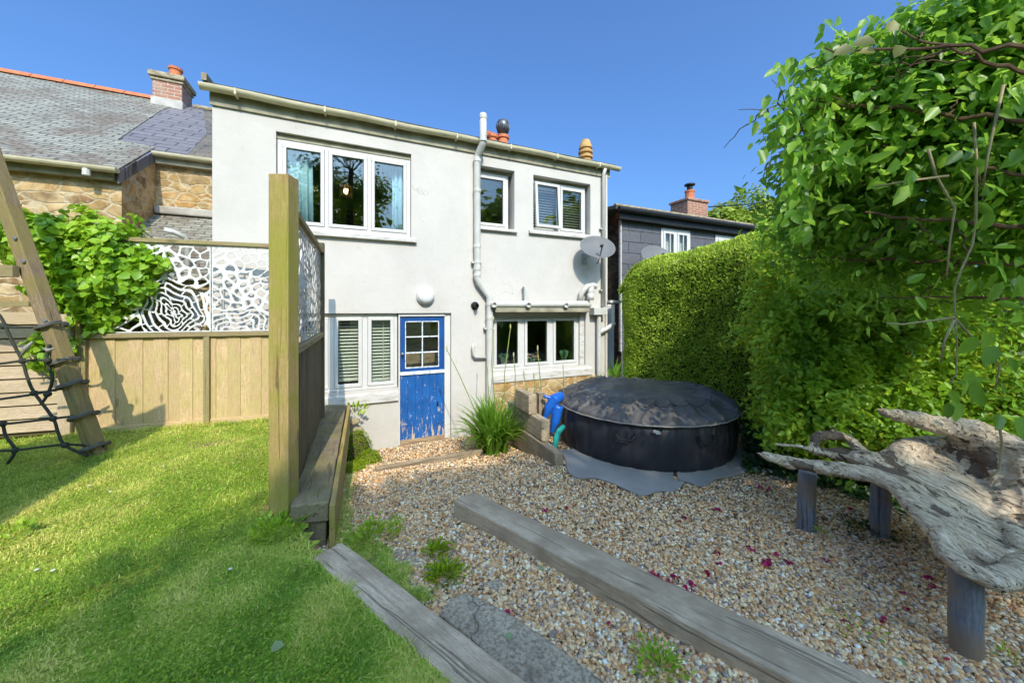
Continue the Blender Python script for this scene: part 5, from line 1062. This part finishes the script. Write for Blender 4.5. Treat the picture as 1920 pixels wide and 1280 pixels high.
# ivy ground cover at the hedge foot
pp=[]
while len(pp)<5200:
    x=random.uniform(1395,1760); y=random.uniform(800,1000); q=G(x,y,-1.62); 
    lim=interp(x,[(1395,880),(1430,875),(1500,895),(1560,905),(1640,935),(1700,960),(1760,985)])
    if y>lim+random.uniform(-12,8): continue
    pp.append((q.x,q.y,-1.64+random.uniform(0,.16)*sm(lim-y,0,40)))
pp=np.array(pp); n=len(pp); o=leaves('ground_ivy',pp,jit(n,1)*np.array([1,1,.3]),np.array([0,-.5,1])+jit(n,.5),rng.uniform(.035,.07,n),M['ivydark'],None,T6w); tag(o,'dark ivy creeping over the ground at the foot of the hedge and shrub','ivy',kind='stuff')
# far tree, pole and wire
ft=thing('far_tree','rounded yellow green tree beyond the black house roof','tree')
fc=P(1412,470,24); crown('crown',[(fc,(3.3,3,3.5),14000),(P(1350,440,24),(2.0,2,1.9),5000),(P(1480,430,24),(2.4,2,2.0),5000)],.22,M['far'],ft,T6w,droop=.2,up=.7,lump=.2,inner=.85); b=MB(); b.tube([(fc.x,fc.y,-2),(fc.x,fc.y,2.5)],[.35,.2],10); b.build('trunk',M['bark'],ft)
tp=thing('telegraph_pole','grey timber telegraph pole beyond the shrub tops','pole'); c=P(1492,362,14); b=MB(); b.tube([(c.x,c.y,-2),(c.x,c.y,c.z)],[.15,.13],12); b.build('shaft',M['rail'],tp,smooth=True)
b=MB(); a=P(1487,369,14); e=P(1328,388,11.5); b.tube([a.lerp(e,i/10)-Z*.25*math.sin(math.pi*i/10)*.3 for i in range(11)],.02,5); b.build('wire',M['black'],tp)
b=MB(); c=P(1464,418,9); b.tube([(c.x,c.y,1.5),(c.x,c.y,c.z+.02)],.1,10); b.lathe([(.0,0),(.13,0),(.13,.04),(0,.07)],(c.x,c.y,c.z+.02),10); o=b.build('flue_pipe',M['black'],smooth=False); tag(o,'short black flue poking up above the hedge near the pole','flue')
# tree behind the camera that shades the foreground
bt=thing('garden_tree','broad leafy garden tree standing behind the viewpoint','tree')
bl=[((-.35,-3.6,3.05),(.62,.8,.4),900),((.35,-2.6,3.1),(.7,.8,.4),1200),((1.1,-1.9,3.0),(.8,.8,.4),1400),((.9,-3.4,3.2),(1.0,.9,.5),1700),((2.1,-1.45,2.9),(.8,.8,.4),1400),((2.2,-2.8,3.2),(1.1,1.0,.5),2000),((3.3,-1.8,2.9),(1.0,1.2,.5),1700),((3.4,-3.4,3.2),(1.1,1.0,.6),1600),((.6,-4.6,3.2),(1.2,.9,.6),1500),((2.4,-4.6,3.4),(1.3,1,.7),1500)]
bl=[((c[0]+2.1,c[1]-6.7,c[2]+6.3),r,int(n*.8)) for c,r,n in bl]+[((4,-10,6.4),(1.5,1.2,1.3),1600),((2.6,-10.2,7.2),(1.3,1.0,1.0),1200),((5.6,-10.2,7.0),(1.4,1.0,1.2),1300),((4,-10.3,4.6),(1.2,1.0,1.0),1100)]
crown('crown',bl,.17,M['shrub'],bt,T6w,droop=.3,up=.9,lump=.4,inner=.2,gap=.08)
b=MB(); tr=branch(b,(4.0,-10.5,-2),(4.0,-9.6,7.6),.26,.13,seg=8,wob=.01,n=10)
for c,_,_ in bl: branch(b,tr[-1],c,.035,.012,seg=6,wob=.04)
b.build('trunk',M['bark'],bt)
for (x,y,h,r,lab) in ((-9,-13,9.5,3.6,'tall round tree behind the viewpoint, left of the garden'),(-3,-15,10.5,4,'tall broad tree behind the viewpoint, beyond the lawn'),(4,-15,9.5,3.8,'tall tree directly behind the garden tree'),(11.5,-6.5,8.6,3.4,'tall tree behind the viewpoint, right of the garden'),(15.5,-2.6,8.8,3.4,'tall tree to the far right behind the viewpoint')):
    th=thing('background_tree',lab,'tree','trees far behind the viewpoint'); crown('crown',[((x,y,h-r-1.6),(r,r,r),2600),((x+1.5,y+1,h-r*.6-1.6),(r*.6,r*.6,r*.6),900),((x-1.6,y,h-r*1.6-1.6),(r*.8,r*.8,r*.8),1300)],.5,M['shrub'],th,T6w,droop=.2,up=.7,inner=.7,lump=.4)
    b=MB(); b.tube([(x,y,-2),(x,y,h-r-1.6)],[.3,.15],8); b.build('trunk',M['bark'],th)
# tree trunks done
# strap-leaved clump
def strap(name,label,c,n,L,cat='plant',spread=.9,width=.012,parent=None,fwd=None,m='strap'):
    vs_=[];f=[];col=[];k=0; c=Vector(c)
    for i in range(n):
        a=random.uniform(0,6.283); lean=random.uniform(.1,spread); l=L*random.uniform(.55,1.1); p=c+Vector((random.gauss(0,.06),random.gauss(0,.06),0)); h=Vector((math.cos(a),math.sin(a),0)); s=Vector((-h.y,h.x,0)); v_=random.random(); wd=width*random.uniform(.7,1.2)
        for j in range(8):
            t=j/7; ang=lean*.5+t*t*lean*1.5; 
            if j: p=p+(h*math.sin(min(ang,2.6))+Z*math.cos(min(ang,2.6)))*l/7
            wj=wd*(1-t**3)+.0008; vs_+= [p-s*wj,p+s*wj]; col+=[v_,v_]
            if j: f+=[k+2*j-2,k+2*j-1,k+2*j+1,k+2*j]
        k+=16
    col=np.array(col); return fast('foliage' if parent else name,np.array([tuple(q) for q in vs_]),4,f,M[m],parent,col=np.stack([col]*3,1))
t=thing('strap_leaf_clump','lush clump of arching strap leaves with budding stalks beside the door path','plant')
cc=G(925,848,-1.86); strap('x','',(cc.x,cc.y,-1.9),560,.80,parent=t,width=.015,spread=1.0); 
b=MB(); stalks=[((945,800),(946,700),(957,615)),((1020,790),(1012,700),(1008,655)),((930,790),(922,680),(925,600)),((905,800),(860,700),(838,655)),((985,800),(990,740),(982,702)),((965,800),(966,700),(963,668)),((1058,790),(1057,720),(1056,690)),((920,790),(915,720),(914,690)),((1000,800),(1003,730),(1001,705))]
for s in stalks:
    Y0=4.75; pts=[P(x,y,Y0) for x,y in s]; pts=[Vector((cc.x,cc.y+.05,-1.8)).lerp(pts[0],.8),pts[0],pts[1],pts[2]]; b.tube(pts,[.008,.007,.006,.005],6)
b.build('stalks',M['stem'],t,smooth=True)
b=MB()
for s in stalks: p=P(s[2][0],s[2][1],4.75); b.lathe([(.004,-.03),(.009,0),(.011,.02),(.007,.045),(0,.06)],p,8)
b.build('buds',M['budc'] if 'budc' in M else M['claybuff'],t,smooth=True)
t=thing('strap_leaf_clump','small clump of broad strap leaves behind the hot tub by the wall corner','plant'); c=P(1152,702,6.0); strap('x','',(c.x,c.y,c.z-.35),60,.62,parent=t,width=.03,spread=1.0)
# moss mound with stones
t=thing('mossy_mound','bright mossy mound with round stones against the low sleeper wall','mound'); ms=[]
b=MB(); 
for (x,y,Y,rx,ry,rz) in ((668,840,4.72,.17,.16,.26),(690,862,4.5,.14,.16,.15),(664,880,4.2,.11,.16,.13),(650,915,3.75,.06,.18,.09)):
    c=P(x,y,Y); b.lathe([(math.sin(math.pi*i/8)+1e-4,-math.cos(math.pi*i/8)) for i in range(9)],(0,0,0),14); n_=9*14
    for q in range(len(b.v)-n_,len(b.v)): v_=b.v[q]; b.v[q]=(c.x+v_[0]*rx,c.y+v_[1]*ry,c.z+v_[2]*rz-.05)
    ms.append((c-Z*.05,(rx,ry,rz),3000))
o=b.build('earth',M['dirt'],t); remesh(o,.03,2)
crown('moss_cover',ms,.03,M['moss'],t,T6n,droop=-.4,up=.8,inner=1.0,outer=1.16,lump=.04)
b=MB()
for (x,y,Y,r) in ((664,790,4.85,.07),(670,808,4.85,.075),(674,832,4.7,.08)):
    c=P(x,y,Y); b.lathe([(r*1.2*math.sin(math.pi*i/8)+1e-4,-r*.75*math.cos(math.pi*i/8)) for i in range(9)],c,12)
o=b.build('stones',M['rock'],t); remesh(o,.014,2,[(.08,.02,'CLOUDS')])
def sprigplant(name,label,c,n,s,r,h,m='strap',T=T6,cat='weed',group=None,up=.6,kind=None):
    c=Vector(c); p=np.array([tuple(c+Vector((random.gauss(0,r),random.gauss(0,r),random.uniform(0,h)))) for _ in range(n)]); d=(p-np.array(tuple(c-Z*h*.5)))+jit(n,.3*s); o=leaves(name,p,d,np.array([0,-.2,1.])+jit(n,.5),rng.uniform(.6*s,1.2*s,n),M[m],None,T); return tag(o,label,cat,group,kind)
c=P(664,778,4.9); sprigplant('seedling','small leafy seedling growing from the stones beside the house wall',c,34,.07,.07,.16,'shrub',cat='plant')
# weeds
wg='weeds growing on the gravel'
for (x,y,z,n,s,r,h,m,lab) in ((700,1010,-1.52,150,.07,.09,.12,'shrub','leafy weed clump at the head of the bleached sleeper'),(742,1005,-1.52,110,.035,.03,.20,'shrub','upright feathery weed beside the small flagstone'),
  (820,1035,-1.52,160,.05,.045,.05,'moss','tiny bright tuft between the two small flagstones'),(832,1080,-1.5,260,.05,.06,.06,'moss','mossy tuft beside the top of the big flagstone'),
  (1630,995,-1.6,190,.055,.10,.05,'ivydark','dark creeping weed at the foot of the middle bench leg'),(1235,1248,-1.49,170,.045,.06,.06,'ivy','green weed on the gravel below the long sleeper'),
  (1605,1180,-1.5,36,.04,.05,.03,'ivy','small three leaved sprig on the gravel near the front bench leg'),(1540,998,-1.58,26,.04,.025,.03,'ivy','tiny sprig at the foot of the far bench leg'),(1050,885,-1.66,40,.03,.04,.02,'ivy','tiny weed at the end of the bottom stacked sleeper'),
  (520,1000,-1.41,170,.08,.08,.12,'shrub','broad leaved weed at the foot of the tall green post'),(30,1010,-1.38,24,.10,.05,.10,'ivy','pale dock seedling on the lawn at the left edge'),(1900,1240,-1.5,30,.05,.05,.04,'ivy','small weed at the right edge of the gravel')):
    g=G(x,y,z); k_=.62 if n>50 else .8; sprigplant('weed',lab,(g.x,g.y,g.z),int(n*1.6) if n>50 else n,s*.5,r*k_*(1.25 if n>100 else 1),h*.7,m,group=wg)
# flagstones
def stone(px,z,h,label,nm='flagstone'):
    b=MB(); b.prism([(G(x,y,z).x,G(x,y,z).y,z-h) for x,y in px],(0,0,h)); o=b.build(nm,M['flag']); remesh(o,.009,1,[(.16,.008,'CLOUDS'),(.03,.004,'CLOUDS')]); tag(o,label,'flagstone','flagstones set beside the lawn sleeper'); return o
stone([(872,1108),(905,1120),(960,1150),(1040,1205),(1100,1250),(1180,1310),(1300,1420),(1150,1520),(1020,1330),(940,1250),(880,1190),(822,1150),(845,1120)],-1.462,.06,'large grey flagstone between the bleached sleeper and the gravel')
stone([(738,1030),(775,1026),(795,1050),(788,1066),(748,1068),(735,1048)],-1.522,.05,'small tan flagstone beside the weeds near the sleeper head')
stone([(828,1048),(850,1036),(882,1055),(872,1068),(840,1066)],-1.522,.05,'small grey flagstone half buried in gravel between two tufts')
stone([(905,1090),(940,1082),(945,1100),(920,1105)],-1.495,.04,'small pinkish flagstone fragment half buried above the large flagstone')
# petals and fallen leaves
pet=[]
base=None
spots=[(960,1150),(1178,1140),(1136,1172),(1246,1168),(1280,1190),(1225,1075),(1240,1082),(1256,1092),(1272,1084),(1296,1094),(1290,1102),(1328,1075),(1062,950),(1023,958),(1235,940),(1270,975),(1284,968),(1345,955),(1455,1038),(1438,1052),(1440,1058),(1552,1053),(1386,942),(1706,1118),(1700,1143),(1660,1165),(1765,1238),(1744,1085),(1750,1100),(1425,915),(1442,918),(1595,955),(1585,1165),(1388,870),(700,1018),(1480,1055),(1345,1055),(1410,1030),(1345,1040)]
for i,(x,y) in enumerate(spots):
    z0=gravz(*G(x,y,-1.55).xy)+.012; g=G(x,y,z0)
    n=random.randint(3,6); p=np.array([(random.gauss(0,.008),random.gauss(0,.008),random.uniform(0,.008)) for _ in range(n)]); o=leaves('fallen_petal',p,jit(n,1)*np.array([1,1,.3]),np.array([0,0,1.])+jit(n,.4),rng.uniform(.02,.034,n),M['petal'],None,T6w)
    o.location=g; o['inst']=1; tag(o,'magenta petal scrap fallen on the pea gravel','petal','fallen magenta petals on the gravel')
for (x,y,lab) in ((508,1213,'pale green fallen leaf lying on the shaded lawn'),(948,1193,'curled green leaf lying on the large flagstone'),(1688,1242,'pale yellow green leaf on the gravel near the front bench leg'),(1010,1065,'small green leaf on the gravel above the flagstone')):
    z0=(lawnz(*G(x,y,-1.4).xy)+.035) if x<600 else (-1.455 if x==948 else gravz(*G(x,y,-1.5).xy)+.014); g=G(x,y,z0); o=leaves('fallen_leaf',np.array([tuple(g)]),np.array([(.9,.2,.05)]),np.array([(0,-.3,1.)]),np.array([.05 if x<600 else .035]),M['palelleaf'],None,T6w); tag(o,lab,'leaf')
# ---------------------------------------------------------------- grass
def grass(n):
    pts=[];cv=[];hs=[]
    while len(pts)<n:
        Y=random.uniform(1.0,4.9); X=random.uniform(-1.62,.3)*Y
        if random.random()>(1.55/Y)**1.25: continue
        if not inlawn(X+.03,Y): continue
        if X<-2.6 and Y>3.86+.308*(X+4.41)-.02: continue
        if abs((X+1.113)*.594+(Y-1.965)*.804)<.0: continue
        # outside the foreground sleeper
        w_=(X+1.01)*.594+(Y-2.115)*.804
        if -.17<w_<.02 and X>-1.15: continue
        p=Vector((X,Y,0)); a=noise.noise(p*1.1); b_=noise.noise(p*4)
        if noise.noise(p*2.7+Vector((3,7,1)))>.24 and random.random()<.8: continue
        pts.append((X,Y,lawnz(X,Y)-.004)); cv.append(.42+.6*a+.6*b_); 
        long_= sm(-w_,.0,.35); hs.append((.021+.013*b_+.014*max(0,noise.noise(p*7)))+ (.028*(1-sm(-w_,.17,.42)) if X>-1.2 else 0)+(.03 if (abs(X+1.5)<.13 and 2.15<Y<2.5) else 0)+(.03 if Y>3.86+.308*(X+4.41)-.15 and X<-2.6 else 0)+(.035 if (X+3.74)**2+(Y-3.27)**2<.02 else 0))
    # tufty strip on the gravel side of the sleeper
    k=0
    while k<5200:
        x=random.uniform(640,905); y=random.uniform(980,1130); g=G(x,y,-1.51)
        if inlawn(g.x,g.y): continue
        d=(g.x+1.01)*.594+(g.y-2.115)*.804
        if d>.26-.16*sm(g.x,-.9,-.3)+.08*noise.noise(Vector((g.x*6,g.y*6,0))) : continue
        pts.append((g.x,g.y,gravz(g.x,g.y)-.004)); cv.append(.25+.4*random.random()); hs.append(random.uniform(.02,.05)); k+=1
    for _ in range(1500):
        s=random.random(); X=-1.15-1.0*s+random.gauss(0,.03); Y=2.33+2.45*s; pts.append((X+.02,Y,gravz(X,Y)-.004)); cv.append(random.uniform(.2,.6)); hs.append(random.uniform(.02,.07)*(1-.6*s))
    p=np.array(pts); n=len(p); h=np.array(hs)*rng.uniform(.7,1.35,n); a=rng.uniform(0,6.283,n); dx=np.stack([np.cos(a),np.sin(a),0*a],1); sd=np.stack([-np.sin(a),np.cos(a),0*a],1)
    ln=rng.uniform(.1,1.8,n)[:,None]; wd=rng.uniform(.0014,.0032,n)[:,None]; H=h[:,None]
    mid=p+dx*H*ln*.35+np.array([0,0,1])*H*.62; tip=p+dx*H*ln*1.0+np.array([0,0,1])*H*np.clip(1.05-.35*ln,.3,1)
    v=np.stack([p-sd*wd,p+sd*wd,mid+sd*wd*.9,mid-sd*wd*.9,tip+sd*wd*.15,tip-sd*wd*.15],1).reshape(-1,3); f=(np.array([(0,1,2,3),(3,2,4,5)])[None]+6*np.arange(n)[:,None,None]).reshape(-1)
    c=np.clip(np.array(cv)+rng.normal(0,.26,n),0,1); c=np.where(rng.uniform(0,1,n)<.07,1.0,c); o=fast('grass',v,4,f,M['grass'],col=np.repeat(np.stack([c]*3,1),6,0)); tag(o,'short mown grass of the lawn with longer tufts along the sleepers','grass',kind='stuff')
grass(165000)
def clover(n):
    pts=[]
    while len(pts)<n:
        Y=random.uniform(1.0,4.3); X=random.uniform(-1.6,.1)*Y
        if random.random()>(1.4/Y)**1.2 or not inlawn(X+.12,Y): continue
        w_=(X+1.01)*.594+(Y-2.115)*.804
        if w_>-.2 and X>-1.15: continue
        if noise.noise(Vector((X*1.8,Y*1.8,4)))<-.05: continue
        if X<-2.6 and Y>3.86+.308*(X+4.41)-.05: continue
        pts.append((X,Y,lawnz(X,Y)+random.uniform(.006,.028)))
    p=np.array(pts); o=leaves('clover',p,jit(n,1)*np.array([1,1,.25]),np.array([0,0,1.])+jit(n,.35),rng.uniform(.006,.014,n),M['clover'],None,T6w); tag(o,'low clover and daisy leaves spread through the lawn','clover',kind='stuff')
M['clover']=leafmat('clover leaf',(.12,.22,.015),(.24,.38,.03),(.36,.48,.06),.3,.55,.2)
clover(17000)
# daisies
for i in range(9):
    X,Y=random.choice([(-2.9,3.1),(-2.4,2.7),(-2.2,3.3),(-1.9,2.6),(-2.8,2.2),(-1.3,1.6),(-2.6,1.7),(-1.75,2.2),(-3.0,2.7)]); X+=random.gauss(0,.15); Y+=random.gauss(0,.15)
    if not inlawn(X+.2,Y): continue
    n=9; a=np.linspace(0,6.283,n,endpoint=False); o=leaves('daisy',np.zeros((n,3)),np.stack([np.cos(a),np.sin(a),.1+0*a],1),np.array([[0,0,1.]]*n),np.full(n,.011),M['daisy'] if 'daisy' in M else M['upvc'],None,T6); o.location=(X,Y,lawnz(X,Y)+.034); o['inst']=1; tag(o,'tiny white daisy head in the lawn','daisy','white daisies dotted in the lawn')
# ---------------------------------------------------------------- set every thing's origin at its base
def desc(o):
    r=[o]
    for c in o.children: r+=desc(c)
    return r
bpy.context.view_layer.update()
for o in list(scene.objects):
    if o.parent or o.type in ('CAMERA','LIGHT') or o.get('kind')=='structure': continue
    if o.get('inst'): del o['inst']; continue
    lo_=np.array([1e9]*3); hi_=-lo_
    for c in desc(o):
        if c.type=='MESH' and len(c.data.vertices):
            co=np.empty(len(c.data.vertices)*3,dtype=np.float32); c.data.vertices.foreach_get('co',co); co=co.reshape(-1,3); lo_=np.minimum(lo_,co.min(0)); hi_=np.maximum(hi_,co.max(0))
    ctr=Vector(((lo_[0]+hi_[0])/2,(lo_[1]+hi_[1])/2,lo_[2]))
    if o.type=='EMPTY':
        o.location=ctr
        for c in o.children: c.location=-ctr
    else: o.data.transform(Matrix.Translation(-ctr)); o.location=ctr
